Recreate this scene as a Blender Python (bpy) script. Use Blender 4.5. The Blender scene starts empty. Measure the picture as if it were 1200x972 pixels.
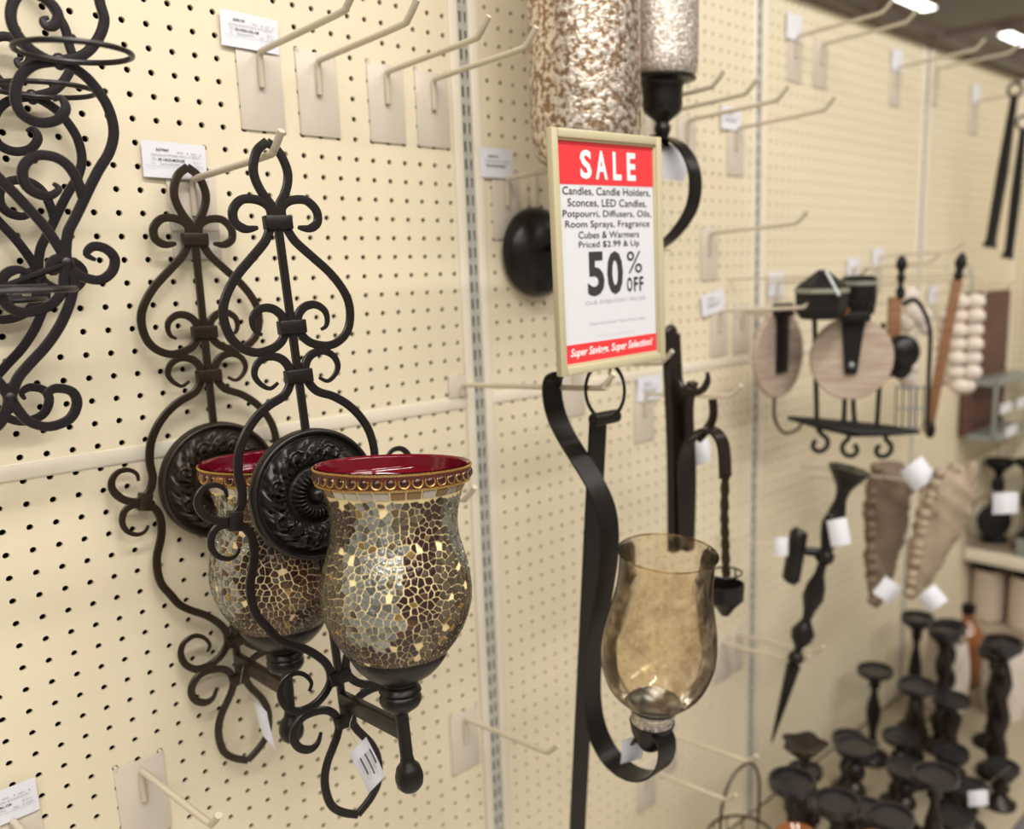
import bpy, bmesh, math, random
from math import sin, cos, pi, radians, sqrt, atan2, hypot
from mathutils import Vector, Matrix, Euler
random.seed(7)
C = bpy.context.scene.collection
S = 0.0254            # everything below is written in inches
ZF = 68.0             # height of the wall's reference row of peg holes above the floor
def W(x, y, z): return Vector((x*S, y*S, (z+ZF)*S))

# ------------------------------------------------------------------ camera
F_PX, CX, CY = 1075.27, 714.52, 515.83
CAM_ROT = Euler((1.37837, 0.01758, -0.82700), 'XYZ')
CAM_LOC = Vector((-16.732, -43.290, -10.428))
cam_d = bpy.data.cameras.new('camera'); cam = bpy.data.objects.new('camera', cam_d); C.objects.link(cam)
cam.location = W(*CAM_LOC); cam.rotation_euler = CAM_ROT
cam_d.sensor_fit = 'HORIZONTAL'; cam_d.sensor_width = 36; cam_d.lens = F_PX/1200*36
cam_d.shift_x = (600-CX)/1200; cam_d.shift_y = (CY-486)/1200
cam_d.clip_start = 0.02; cam_d.clip_end = 200
cam_d.dof.use_dof = True; cam_d.dof.focus_distance = 0.93; cam_d.dof.aperture_fstop = 2.9
bpy.context.scene.camera = cam
# ------------------------------------------------------------------ world and light
w = bpy.data.worlds.new('world'); bpy.context.scene.world = w; w.use_nodes = True
bg = w.node_tree.nodes['Background']; bg.inputs[0].default_value = (1.0, 0.955, 0.89, 1); bg.inputs[1].default_value = 0.22
def area(name, loc, sx, sy, power, rot=(0,0,0), col=(1, 0.965, 0.91)):
    l = bpy.data.lights.new(name, 'AREA'); l.shape = 'RECTANGLE'; l.size = sx*S; l.size_y = sy*S; l.energy = power; l.color = col
    o = bpy.data.objects.new(name, l); C.objects.link(o); o.location = W(*loc); o.rotation_euler = rot; return o
for i, (lx, ly, pw) in enumerate([(-14,-58,39), (56,-58,22), (130,-58,9), (-10,-120,36), (60,-120,22), (-80,-58,28), (-80,-120,22)]):
    area('fluorescent_light', (lx, ly, 62), 60, 8, pw)
vs = bpy.context.scene.view_settings
vs.view_transform = 'Standard'; vs.look = 'None'; vs.gamma = 1; vs.use_curve_mapping = False; vs.exposure = 0.36

# ------------------------------------------------------------------ materials
MATS = {}
def mat(name, col, rough=0.5, metal=0.0, spec=0.5, bump=0.0, bscale=40, var=0.0, vscale=6, emit=0, coat=0):
    if name in MATS: return MATS[name]
    m = bpy.data.materials.new(name); m.use_nodes = True; nt = m.node_tree; b = nt.nodes['Principled BSDF']
    b.inputs['Base Color'].default_value = (*col, 1); b.inputs['Roughness'].default_value = rough
    b.inputs['Metallic'].default_value = metal; b.inputs['Specular IOR Level'].default_value = spec
    b.inputs['Coat Weight'].default_value = coat
    if emit: b.inputs['Emission Color'].default_value = (*col, 1); b.inputs['Emission Strength'].default_value = emit
    if bump or var:
        tc = nt.nodes.new('ShaderNodeTexCoord')
    if bump:
        n = nt.nodes.new('ShaderNodeTexNoise'); n.inputs['Scale'].default_value = bscale; n.inputs['Detail'].default_value = 3
        nt.links.new(tc.outputs['Object'], n.inputs['Vector'])
        bp = nt.nodes.new('ShaderNodeBump'); bp.inputs['Strength'].default_value = bump; bp.inputs['Distance'].default_value = 0.002
        nt.links.new(n.outputs['Fac'], bp.inputs['Height']); nt.links.new(bp.outputs['Normal'], b.inputs['Normal'])
    if var:
        n = nt.nodes.new('ShaderNodeTexNoise'); n.inputs['Scale'].default_value = vscale; n.inputs['Detail'].default_value = 4
        nt.links.new(tc.outputs['Object'], n.inputs['Vector'])
        mx = nt.nodes.new('ShaderNodeMix'); mx.data_type = 'RGBA'
        mx.inputs['A'].default_value = (*[c*(1-var) for c in col], 1); mx.inputs['B'].default_value = (*[min(1, c*(1+var)) for c in col], 1)
        nt.links.new(n.outputs['Fac'], mx.inputs['Factor']); nt.links.new(mx.outputs['Result'], b.inputs['Base Color'])
    MATS[name] = m; return m
def wood(name, c1, c2, rough=0.6, scale=(3, 3, 40)):
    m = bpy.data.materials.new(name); m.use_nodes = True; nt = m.node_tree; b = nt.nodes['Principled BSDF']
    tc = nt.nodes.new('ShaderNodeTexCoord'); mp = nt.nodes.new('ShaderNodeMapping'); mp.inputs['Scale'].default_value = scale
    n = nt.nodes.new('ShaderNodeTexNoise'); n.inputs['Scale'].default_value = 4; n.inputs['Detail'].default_value = 5
    r = nt.nodes.new('ShaderNodeValToRGB'); r.color_ramp.elements[0].position = .35; r.color_ramp.elements[1].position = .65
    r.color_ramp.elements[0].color = (*c1, 1); r.color_ramp.elements[1].color = (*c2, 1)
    nt.links.new(tc.outputs['Object'], mp.inputs['Vector']); nt.links.new(mp.outputs['Vector'], n.inputs['Vector'])
    nt.links.new(n.outputs['Fac'], r.inputs['Fac']); nt.links.new(r.outputs['Color'], b.inputs['Base Color'])
    b.inputs['Roughness'].default_value = rough; MATS[name] = m; return m
def glass_mat(name, tint, spot_lo, spot_hi, lo, hi, scale, gloss=0.12, cover=1.0):
    """see-through tinted glass with a mottled metallic film in patches"""
    m = bpy.data.materials.new(name); m.use_nodes = True; nt = m.node_tree; nt.nodes.clear()
    out = nt.nodes.new('ShaderNodeOutputMaterial'); tr = nt.nodes.new('ShaderNodeBsdfTransparent'); tr.inputs[0].default_value = (*tint, 1)
    gl = nt.nodes.new('ShaderNodeBsdfGlossy'); gl.inputs['Roughness'].default_value = 0.06
    fr = nt.nodes.new('ShaderNodeFresnel'); fr.inputs[0].default_value = 1.35
    mx = nt.nodes.new('ShaderNodeMixShader'); nt.links.new(fr.outputs[0], mx.inputs[0]); nt.links.new(tr.outputs[0], mx.inputs[1]); nt.links.new(gl.outputs[0], mx.inputs[2])
    tc = nt.nodes.new('ShaderNodeTexCoord'); n = nt.nodes.new('ShaderNodeTexNoise'); n.inputs['Scale'].default_value = scale; n.inputs['Detail'].default_value = 6; n.inputs['Roughness'].default_value = .7
    nt.links.new(tc.outputs['Object'], n.inputs['Vector'])
    film = nt.nodes.new('ShaderNodeBsdfPrincipled'); film.inputs['Roughness'].default_value = gloss*2; film.inputs['Metallic'].default_value = .8
    cr = nt.nodes.new('ShaderNodeValToRGB'); cr.color_ramp.elements[0].position = .42; cr.color_ramp.elements[1].position = .58
    cr.color_ramp.elements[0].color = (*spot_lo, 1); cr.color_ramp.elements[1].color = (*spot_hi, 1)
    n2 = nt.nodes.new('ShaderNodeTexNoise'); n2.inputs['Scale'].default_value = scale*2.3; n2.inputs['Detail'].default_value = 4
    nt.links.new(tc.outputs['Object'], n2.inputs['Vector']); nt.links.new(n2.outputs['Fac'], cr.inputs[0]); nt.links.new(cr.outputs[0], film.inputs['Base Color'])
    bp = nt.nodes.new('ShaderNodeBump'); bp.inputs['Strength'].default_value = .7; bp.inputs['Distance'].default_value = .003
    nt.links.new(n2.outputs['Fac'], bp.inputs['Height']); nt.links.new(bp.outputs[0], film.inputs['Normal'])
    fc = nt.nodes.new('ShaderNodeMapRange'); fc.inputs['From Min'].default_value = lo; fc.inputs['From Max'].default_value = hi; fc.inputs['To Max'].default_value = cover
    nt.links.new(n.outputs['Fac'], fc.inputs['Value'])
    mx2 = nt.nodes.new('ShaderNodeMixShader'); nt.links.new(fc.outputs['Result'], mx2.inputs[0]); nt.links.new(mx.outputs[0], mx2.inputs[1]); nt.links.new(film.outputs[0], mx2.inputs[2])
    nt.links.new(mx2.outputs[0], out.inputs[0]); MATS[name] = m; return m

peg = mat('cream_pegboard', (0.79, 0.70, 0.515), 0.5, bump=.08, bscale=60, var=.03, vscale=3)
rail = mat('cream_painted_steel', (0.80, 0.73, 0.60), 0.35, bump=0)
strip = mat('grey_steel_channel', (0.56, 0.55, 0.50), 0.4, 0.3)
hookm = mat('putty_painted_hook', (0.60, 0.53, 0.41), 0.3, var=.05, vscale=30)
platem = mat('putty_plate', (0.66, 0.59, 0.50), 0.27, var=.04, vscale=20)
dark = mat('dark_cavity', (0.045, 0.02, 0.012), 0.9)  # dark backing colour that paints the shade behind the peg holes
slot = mat('slot_cavity', (0.12, 0.115, 0.11), 0.8)  # dark back of the upright slots, their shade put into the colour
iron = mat('dark_bronze_iron', (0.036, 0.022, 0.013), 0.33, 0.4, 0.5, bump=.12, bscale=50, var=.3, vscale=14)
iron_l = mat('black_violet_iron', (0.014, 0.009, 0.011), 0.36, 0.2, 0.5, bump=.15, bscale=50)
iron_n = mat('bronze_iron_dim', (0.012, 0.008, 0.007), 0.32, 0.1, 0.4, bump=.12, bscale=50)  # near sconce: same bronze as the far one, with less light painted in
med_f = mat('bronze_medallion_lit', (0.034, 0.022, 0.015), 0.38, 0.3, 0.5, bump=.1, bscale=70)  # far medallion: the browner tone paints the light falling on it
platem2 = mat('black_dish', (0.022, 0.020, 0.022), 0.28, 0.2, 0.7)
medm = mat('bronze_medallion_dim', (0.012, 0.009, 0.008), 0.36, 0.1, 0.45, bump=.1, bscale=70)  # near medallion: the same bronze with less light painted in
black = mat('black_satin_metal', (0.008, 0.006, 0.005), 0.33, 0.0, 0.35)
brownm = mat('dark_brown_wood', (0.014, 0.007, 0.005), 0.3, 0.0, 0.4, var=.4, vscale=20)
flatblack = mat('flat_black', (0.006, 0.005, 0.005), 0.5, 0.0, 0.3)
gold = mat('antique_gold_bead', (0.66, 0.40, 0.13), 0.3, 0.85)
grout = mat('cream_grout', (0.95, 0.76, 0.42), 0.55)
redin = mat('deep_red_lining', (0.13, 0.002, 0.010), 0.08, 0.0, 0.5)
gem = mat('dark_amber_cabochon', (0.035, 0.007, 0.004), 0.12, 0.0, 0.5)
gem2 = mat('amber_cabochon', (0.22, 0.09, 0.02), 0.12, 0.0, 0.5)
rimred = mat('rust_red_band', (0.10, 0.018, 0.010), 0.4)
sh_silver = mat('silvered_shard', (0.36, 0.37, 0.35), 0.24, 0.8, 0.6, bump=.6, bscale=300)
sh_dark = mat('dark_brown_shard', (0.030, 0.012, 0.009), 0.2, 0.1, 0.6, bump=.3, bscale=200)
sh_olive = mat('olive_brown_shard', (0.13, 0.105, 0.07), 0.25, 0.4, 0.6, bump=.5, bscale=300)
sh_brown = mat('warm_brown_shard', (0.085, 0.035, 0.02), 0.2, 0.2, 0.6, bump=.4, bscale=200)
sh_gold = mat('bronze_gold_shard', (0.36, 0.24, 0.09), 0.22, 0.7)
sh_grey = mat('dark_silver_shard', (0.20, 0.205, 0.19), 0.22, 0.75, 0.6, bump=.6, bscale=300)
sh_umber = mat('umber_shard', (0.075, 0.055, 0.035), 0.22, 0.3, 0.6, bump=.5, bscale=300)
tile_s = mat('silver_tile', (0.50, 0.47, 0.42), 0.2, 0.5)
tile_b = mat('brown_tile', (0.24, 0.15, 0.07), 0.2, 0.4)
tile_r = mat('red_tile', (0.20, 0.01, 0.01), 0.15)
paper = mat('white_paper', (0.78, 0.78, 0.84), 0.7)
ink = mat('grey_ink', (0.30, 0.29, 0.36), 0.7)
inkd = mat('black_ink', (0.035, 0.03, 0.035), 0.6)
inkl = mat('pale_grey_ink', (0.55, 0.54, 0.58), 0.7)
signred = mat('sign_red', (0.80, 0.045, 0.055), 0.35)
signframe = mat('beige_sign_frame', (0.54, 0.48, 0.31), 0.35)
signcard = mat('sign_white', (0.70, 0.70, 0.74), 0.25)
white = mat('white_lettering', (0.9, 0.9, 0.9), 0.4)
palewood = wood('whitewashed_wood', (0.36, 0.27, 0.21), (0.50, 0.40, 0.32))
slatwood = wood('warm_brown_wood', (0.17, 0.07, 0.025), (0.30, 0.14, 0.06))
carved = mat('carved_tan_wood', (0.36, 0.28, 0.20), 0.8, bump=.6, bscale=60, var=.35, vscale=25)
carved_d = mat('carved_brown_wood', (0.20, 0.145, 0.10), 0.8, bump=.6, bscale=60, var=.35, vscale=25)
cream = mat('cream_wood_bead', (0.66, 0.58, 0.50), 0.7, var=.25, vscale=30)
pinkjar = mat('blush_ceramic', (0.56, 0.46, 0.37), 0.5)
panelbrown = wood('dark_brown_panel', (0.10, 0.045, 0.03), (0.15, 0.07, 0.05))
greym = mat('galvanized_metal', (0.33, 0.36, 0.35), 0.4, 0.5)
greentrim = mat('grey_green_metal', (0.30, 0.31, 0.24), 0.4, 0.3)
copper = mat('copper', (0.45, 0.16, 0.07), 0.35, 0.6)
ceilm = mat('ceiling_tile', (0.58, 0.48, 0.34), 0.9, var=.1, vscale=1)
trussm = mat('ceiling_grid_steel', (0.60, 0.46, 0.36), 0.6)
floorm = mat('floor_tile', (0.50, 0.47, 0.42), 0.25, var=.08, vscale=2)
lampm = mat('lit_diffuser', (1.0, 0.98, 0.94), 0.5, emit=5)
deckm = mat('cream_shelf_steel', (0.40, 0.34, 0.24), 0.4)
railgrey = mat('grey_price_rail', (0.22, 0.21, 0.22), 0.3, 0.4)
nylon = mat('clear_nylon_string', (0.5, 0.48, 0.42), 0.4)
capm = mat('dark_top_cap', (0.09, 0.06, 0.035), 0.5)
amberv = mat('amber_votive_glass', (0.26, 0.09, 0.025), 0.15, 0.0, 0.6, coat=1)
amber = glass_mat('amber_luster_glass', (0.94, 0.87, 0.74), (0.36, 0.24, 0.12), (0.80, 0.66, 0.45), .44, .66, 20, cover=.6)
mercury = glass_mat('brown_mercury_glass', (0.80, 0.72, 0.62), (0.30, 0.19, 0.11), (0.82, 0.74, 0.65), .20, .46, 55, gloss=.18, cover=.97)
mercury2 = glass_mat('pale_mercury_glass', (0.85, 0.82, 0.78), (0.55, 0.47, 0.39), (0.86, 0.81, 0.76), .25, .50, 90, gloss=.22, cover=.92)

# ------------------------------------------------------------------ mesh builder (inches)
class MB:
    def __init__(s): s.v = []; s.f = []; s.mi = []; s.mats = []; s.cur = 0
    def use(s, m):
        if m not in s.mats: s.mats.append(m)
        s.cur = s.mats.index(m); return s
    def add(s, vs, fs):
        o = len(s.v); s.v += [tuple(a) for a in vs]; s.f += [tuple(i+o for i in f) for f in fs]; s.mi += [s.cur]*len(fs); return s
    def box(s, x0, x1, y0, y1, z0, z1, M=None):
        vs = [Vector((x, y, z)) for x in (x0, x1) for y in (y0, y1) for z in (z0, z1)]
        if M is not None: vs = [M @ a for a in vs]
        return s.add(vs, [(0,1,3,2), (4,6,7,5), (0,4,5,1), (2,3,7,6), (0,2,6,4), (1,5,7,3)])
    def bevel_box(s, x0, x1, y0, y1, z0, z1, b, M=None):
        bm = bmesh.new(); bmesh.ops.create_cube(bm, size=1)
        bmesh.ops.scale(bm, vec=(x1-x0, y1-y0, z1-z0), verts=bm.verts); bmesh.ops.translate(bm, vec=((x0+x1)/2, (y0+y1)/2, (z0+z1)/2), verts=bm.verts)
        bmesh.ops.bevel(bm, geom=bm.edges[:], offset=b, segments=2, affect='EDGES', profile=.5)
        if M is not None: bmesh.ops.transform(bm, matrix=M, verts=bm.verts)
        bm.verts.index_update(); s.add([a.co.copy() for a in bm.verts], [[a.index for a in f.verts] for f in bm.faces]); bm.free(); return s
    def tube(s, pts, rad, n=8, caps=True, flat=None, up=None, p=2.0):
        """sweep; rad scalar or list; flat = depth ratio of the section along 'up'"""
        P = [Vector(a) for a in pts]; k = len(P); rr = rad if isinstance(rad, (list, tuple)) else [rad]*k
        vs = []; prev = None
        for i in range(k):
            t = (P[min(i+1, k-1)]-P[max(i-1, 0)]).normalized()
            if up is not None:
                B = Vector(up); N = t.cross(B)
                if N.length < 1e-5: N = Vector((1, 0, 0))
                N.normalize(); B = N.cross(t).normalized()
            else:
                if prev is None:
                    a = Vector((0, 0, 1)) if abs(t.z) < .9 else Vector((1, 0, 0)); N = t.cross(a).normalized()
                else: N = (prev-t*prev.dot(t)).normalized()
                B = t.cross(N); prev = N
            for j in range(n):
                a = 2*pi*(j+.5)/n; c, q = cos(a), sin(a)
                c = math.copysign(abs(c)**(2/p), c); q = math.copysign(abs(q)**(2/p), q)
                vs.append(P[i]+N*c*rr[i]+B*q*rr[i]*(flat or 1))
        fs = [(i*n+j, i*n+(j+1) % n, (i+1)*n+(j+1) % n, (i+1)*n+j) for i in range(k-1) for j in range(n)]
        if caps: fs += [tuple(range(n-1, -1, -1)), tuple((k-1)*n+j for j in range(n))]
        return s.add(vs, fs)
    def ribbon(s, pts, wdir, hw, th):
        P = [Vector(a) for a in pts]; Wd = Vector(wdir).normalized(); k = len(P); vs = []
        for i in range(k):
            t = (P[min(i+1, k-1)]-P[max(i-1, 0)]).normalized(); N = t.cross(Wd).normalized()
            for a, b in ((-1, -1), (1, -1), (1, 1), (-1, 1)): vs.append(P[i]+Wd*hw*a+N*th*b)
        fs = [(i*4+j, i*4+(j+1) % 4, (i+1)*4+(j+1) % 4, (i+1)*4+j) for i in range(k-1) for j in range(4)]
        return s.add(vs, fs+[(3,2,1,0), tuple((k-1)*4+j for j in range(4))])
    def lathe(s, prof, n=32, c=(0,0,0), M=None, mod=None, cap=True):
        vs = []
        for r, z in prof:
            for j in range(n):
                a = 2*pi*j/n; q = r*(mod(a, z) if mod else 1); vs.append(Vector((q*cos(a), q*sin(a), z)))
        k = len(prof); fs = [(i*n+j, i*n+(j+1) % n, (i+1)*n+(j+1) % n, (i+1)*n+j) for i in range(k-1) for j in range(n)]
        if cap:
            fs += [tuple(range(n-1, -1, -1)), tuple((k-1)*n+j for j in range(n))]
        T = Matrix.Translation(Vector(c))
        vs = [(T @ (M @ a if M is not None else a)) for a in vs]
        return s.add(vs, fs)
    def sphere(s, c, r, n=12, m=8, sc=(1,1,1), M=None):
        prof = [(max(1e-3, r*sin(pi*i/m)), -r*cos(pi*i/m)) for i in range(m+1)]
        D = Matrix.Diagonal((*sc, 1)); D = (M @ D) if M is not None else D
        return s.lathe(prof, n, c, D, cap=False)
    def torus(s, c, R, r, n=32, m=8, M=None):
        vs = []
        for i in range(n):
            a = 2*pi*i/n
            for j in range(m):
                b = 2*pi*j/m; v = Vector(((R+r*cos(b))*cos(a), (R+r*cos(b))*sin(a), r*sin(b)))
                if M is not None: v = M @ v
                vs.append(v+Vector(c))
        return s.add(vs, [(i*m+j, ((i+1) % n)*m+j, ((i+1) % n)*m+(j+1) % m, i*m+(j+1) % m) for i in range(n) for j in range(m)])
    def build(s, name, material=None, parent=None, smooth=True, ang=0.7, label=None, kind=None):
        me = bpy.data.meshes.new(name); me.from_pydata([(a[0]*S, a[1]*S, a[2]*S) for a in s.v], [], s.f)
        ms = s.mats if s.mats else [material or black]
        for m in ms: me.materials.append(m)
        if len(ms) > 1: me.polygons.foreach_set('material_index', s.mi)
        if smooth:
            me.shade_smooth()
            if ang: me.set_sharp_from_angle(angle=ang)
        me.update(); o = bpy.data.objects.new(name, me); C.objects.link(o)
        if parent is not None: o.parent = parent
        else: o.location = (0, 0, ZF*S)
        if label: o['label'] = label
        if kind: o['kind'] = kind
        return o
def link_mesh(name, me, parent=None):
    o = bpy.data.objects.new(name, me); C.objects.link(o)
    if parent is not None: o.parent = parent
    return o
def tag(o, label, cat, group=None, kind=None):
    o['label'] = label; o['category'] = cat
    if group: o['group'] = group
    if kind: o['kind'] = kind
    return o
def thing(name, label, cat, loc, rot=(0,0,0), group=None):
    o = bpy.data.objects.new(name, None); C.objects.link(o); o.empty_display_size = .02
    o.location = W(*loc); o.rotation_euler = rot; return tag(o, label, cat, group)
def dup(root, loc, rot=(0,0,0), label=None):
    r = root.copy(); C.objects.link(r); r.location = W(*loc); r.rotation_euler = rot
    if label: r['label'] = label
    for ch in list(root.children):
        c = ch.copy(); C.objects.link(c); c.parent = r
        for g in ch.children:
            d = g.copy(); C.objects.link(d); d.parent = c
    return r
def smooth_path(pts, sub=4, y=0.0):
    P = [Vector((a[0], y, a[1])) if len(a) == 2 else Vector(a) for a in pts]; out = []
    for i in range(len(P)-1):
        a, b, c, d = P[max(i-1, 0)], P[i], P[i+1], P[min(i+2, len(P)-1)]
        for k in range(sub):
            t = k/sub; out.append(.5*((2*b)+(c-a)*t+(2*a-5*b+4*c-d)*t*t+(3*b-a-3*c+d)*t**3))
    out.append(P[-1]); return out
def text_mesh(txt, name, cx, cz, wd, ht, y, material, parent, depth=.01, bold=0.0, shear=0.0, M=None, label=None):
    """flat lettering fitted to a width and height (inches) facing -y"""
    cu = bpy.data.curves.new('lettering', 'FONT'); cu.body = txt; cu.size = 1; cu.offset = bold; cu.shear = shear; cu.resolution_u = 3
    to = bpy.data.objects.new('lettering', cu); C.objects.link(to)
    dg = bpy.context.evaluated_depsgraph_get(); dg.update()
    me = bpy.data.meshes.new_from_object(to.evaluated_get(dg)); bpy.data.objects.remove(to); bpy.data.curves.remove(cu)
    xs = [v.co.x for v in me.vertices]; ys = [v.co.y for v in me.vertices]
    if not xs: return None
    x0, x1, y0, y1 = min(xs), max(xs), min(ys), max(ys)
    for v in me.vertices:
        q = Vector((cx+((v.co.x-x0)/(x1-x0)-.5)*wd, y, cz+((v.co.y-y0)/(y1-y0)-.5)*ht))
        if M is not None: q = M @ q
        v.co = q*S
    me.materials.append(material); o = link_mesh(name, me, parent)
    if label: o['label'] = label
    return o
def ray_dir(px, py): return (CAM_ROT.to_matrix() @ Vector(((px-CX)/F_PX, -(py-CY)/F_PX, -1)))
def at_depth(px, py, D): return CAM_LOC+ray_dir(px, py)*D
def on_y(px, py, y):
    d = ray_dir(px, py); return CAM_LOC+d*((y-CAM_LOC.y)/d.y)
def on_x(px, py, x):
    d = ray_dir(px, py); return CAM_LOC+d*((x-CAM_LOC.x)/d.x)

# ------------------------------------------------------------------ setting
def struct(o): o['kind'] = 'structure'; return o
TOP, BOT = 10.6, -61.0
wall = struct(MB().box(-42, 107, .55, 2.5, -68, TOP).build('wall_back', dark, smooth=False))
def pegpanel(nx0, nx1, nz0, nz1, x0, x1, z0, z1, seg=8, off=0.0, r=.138, th=.18):
    """a perforated panel in the plane y=0: holes at integer x + off and integer z, cut through"""
    b = MB().use(peg)
    xs = list(range(nx0, nx1+1)); zs = list(range(nz0, nz1+1))
    for ix, x in enumerate(xs):
        ca = x0-off if ix == 0 else x-.5; cb = x1-off if ix == len(xs)-1 else x+.5
        for iz, z in enumerate(zs):
            za = z0 if iz == 0 else z-.5; zb = z1 if iz == len(zs)-1 else z+.5
            X = x+off; A, B_ = ca+off, cb+off
            ring = [(X+r*cos(2*pi*(j+.5)/seg), z+r*sin(2*pi*(j+.5)/seg)) for j in range(seg)]
            outer = []
            for j in range(seg):
                a = 2*pi*(j+.5)/seg; c, q = cos(a), sin(a); m = max(abs(c), abs(q)); c /= m; q /= m
                if seg == 8:
                    pass
                outer.append((X+(c*(B_-X) if c > 0 else c*(X-A)), z+(q*(zb-z) if q > 0 else q*(z-za))))
            vs = [(p_[0], 0, p_[1]) for p_ in outer]+[(p_[0], 0, p_[1]) for p_ in ring]+[(p_[0], th, p_[1]) for p_ in ring]
            cor = [(B_, 0, zb), (A, 0, zb), (A, 0, za), (B_, 0, za)]
            fs = [(j, (j+1) % seg, seg+(j+1) % seg, seg+j) for j in range(seg)]+[(seg+j, seg+(j+1) % seg, 2*seg+(j+1) % seg, 2*seg+j) for j in range(seg)]
            base = len(vs); vs += cor
            q8 = seg//4
            for k in range(4):   # corner triangles between the two outer points that straddle each corner
                j = q8*k+q8//2-1
                fs.append((j, base+k, (j+1) % seg))
            b.add(vs, fs)
    return b
def ppanel(name, *a, parent=wall, **k):
    return pegpanel(*a, **k).build(name, peg, parent, smooth=False)
SEAM = -18.55
for (n0, n1, x0, x1, off, seg) in [(-40, -13, -41.3, -12.45, 0, 8), (-10, 17, -11.0, 17.35, 0, 12), (20, 47, 19.35, 47.3, .07, 8), (50, 78, 49.2, 78.2, 0, 8), (81, 104, 80.0, 105.4, 0, 8)]:
    ppanel('pegboard_panel', n0, n1, -18, 10, x0, x1, SEAM, TOP, seg=seg, off=off)
    ppanel('pegboard_panel', n0, n1, -60, -19, x0, x1, BOT, SEAM, seg=seg, off=off)
# horizontal seam rail, one length per bay
for x0, x1 in [(-41.3, -12.45), (-11, 17.35), (19.35, 47.3), (49.2, 78.2), (80, 105.4)]:
    MB().bevel_box(x0, x1, -.075, .02, -18.88, -18.22, .02).box(x0, x1, -.04, .02, -18.93, -18.88).build('seam_rail', rail, wall)
# slotted uprights
def upright(xc):
    f = MB().use(rail)
    f.bevel_box(xc-1.02, xc-.42, -.14, .5, -61, TOP, .05); f.bevel_box(xc+.42, xc+1.02, -.14, .5, -61, TOP, .05)
    f.build('upright_trim', rail, wall)
    c = MB().use(strip)
    xs = [-.42, -.25, -.13, .13, .25, .42]; zt = 10.5
    n = 72
    for k in range(n):
        z1 = zt-k; z0 = z1-1
        for a in range(5):
            if a in (1, 3):
                c.use(strip); c.add([(xc+xs[a], -.02, z0), (xc+xs[a+1], -.02, z0), (xc+xs[a+1], -.02, z0+.4), (xc+xs[a], -.02, z0+.4)], [(0, 1, 2, 3)])
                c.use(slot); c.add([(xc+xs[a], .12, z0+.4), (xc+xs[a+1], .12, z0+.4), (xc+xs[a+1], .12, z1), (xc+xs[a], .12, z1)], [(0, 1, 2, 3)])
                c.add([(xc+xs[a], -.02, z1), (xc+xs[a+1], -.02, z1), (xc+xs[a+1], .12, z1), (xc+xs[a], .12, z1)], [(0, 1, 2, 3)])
            else:
                c.use(strip); c.add([(xc+xs[a], -.02, z0), (xc+xs[a+1], -.02, z0), (xc+xs[a+1], -.02, z1), (xc+xs[a], -.02, z1)], [(0, 1, 2, 3)])
    c.build('slotted_strip', None, wall, smooth=False)
for xc in (-11.7, 18.4, 48.2, 79.1): upright(xc)
MB().bevel_box(-42, 107, -.6, 3, TOP, TOP+.55, .05).build('top_cap', capm, wall)
# end wall across the far end (faces -x)
wr = struct(MB().box(106.6, 108, -34, 2.5, -68, TOP).build('wall_right', dark, smooth=False))
for (n0, n1, z0, z1) in [(-18, 10, SEAM, TOP), (-60, -19, BOT, SEAM)]:
    b = pegpanel(1, 32, n0, n1, .4, 32.6, z0, z1, seg=8)
    b.v = [(106.0+v[1], -v[0], v[2]) for v in b.v]
    b.build('pegboard_panel', peg, wr, smooth=False)
MB().bevel_box(105.3, 106.3, -.75, .3, -61, TOP, .05).build('trim_1', rail, None); struct(bpy.data.objects['trim_1'])
MB().bevel_box(105.6, 108, -34.5, 0, TOP, TOP+.55, .05).build('top_cap', capm, wr)
struct(MB().box(-200, 400, -300, 400, -68.6, -68).build('floor', floorm, smooth=False))
ce = struct(MB().box(-300, 620, -300, 420, 92, 94).build('ceiling', ceilm, smooth=False))
for k in range(14):
    MB().box(-300+k*66, -296+k*66, -300, 420, 89.5, 92).build('ceiling_beam', trussm, ce, smooth=False)
for k in range(9):
    MB().box(-300, 620, -60+k*52, -57+k*52, 90.2, 91.9).build('ceiling_beam', trussm, ce, smooth=False)
for i, (px, py) in enumerate([(1072, 4), (1190, 46)]):
    d = ray_dir(px, py); q = CAM_LOC+d*((86-CAM_LOC.z)/d.z)
    t = thing('ceiling_light', ['lit ceiling light high above the wall, farther left at the top edge', 'lit ceiling light high above the wall at the top right corner'][i], 'ceiling light', (q.x, q.y, 86))
    MB().bevel_box(-14, 14, -3, 3, .4, 3.5, .3).build('light_housing', trussm, t)
    MB().box(-13, 13, -2.6, 2.6, 0, .4).build('diffuser', lampm, t)
    for sx in (-11, 11): MB().tube([(sx, 0, 3.5), (sx, 0, 6.2)], .2, 6).build('hanger_rod', trussm, t)

# ------------------------------------------------------------------ base deck and end shelves
t = thing('base_shelf', 'cream steel base shelf along the foot of the pegboard with a grey front rail', 'shelf', (0, 0, -61))
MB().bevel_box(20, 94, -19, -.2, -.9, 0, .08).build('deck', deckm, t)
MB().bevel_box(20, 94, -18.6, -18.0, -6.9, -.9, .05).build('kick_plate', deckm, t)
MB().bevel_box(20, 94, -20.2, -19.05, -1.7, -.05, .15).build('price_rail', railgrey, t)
t = thing('end_shelf', 'upper cream steel shelf on the end wall holding black pieces', 'shelf', (106, 0, -47))
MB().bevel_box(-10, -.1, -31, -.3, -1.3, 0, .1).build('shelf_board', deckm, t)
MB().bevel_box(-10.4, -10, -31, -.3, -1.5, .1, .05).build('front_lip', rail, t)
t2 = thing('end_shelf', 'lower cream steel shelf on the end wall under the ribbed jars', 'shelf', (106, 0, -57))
MB().bevel_box(-11, -.1, -31, -.3, -1.3, 0, .1).build('shelf_board', deckm, t2)

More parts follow.
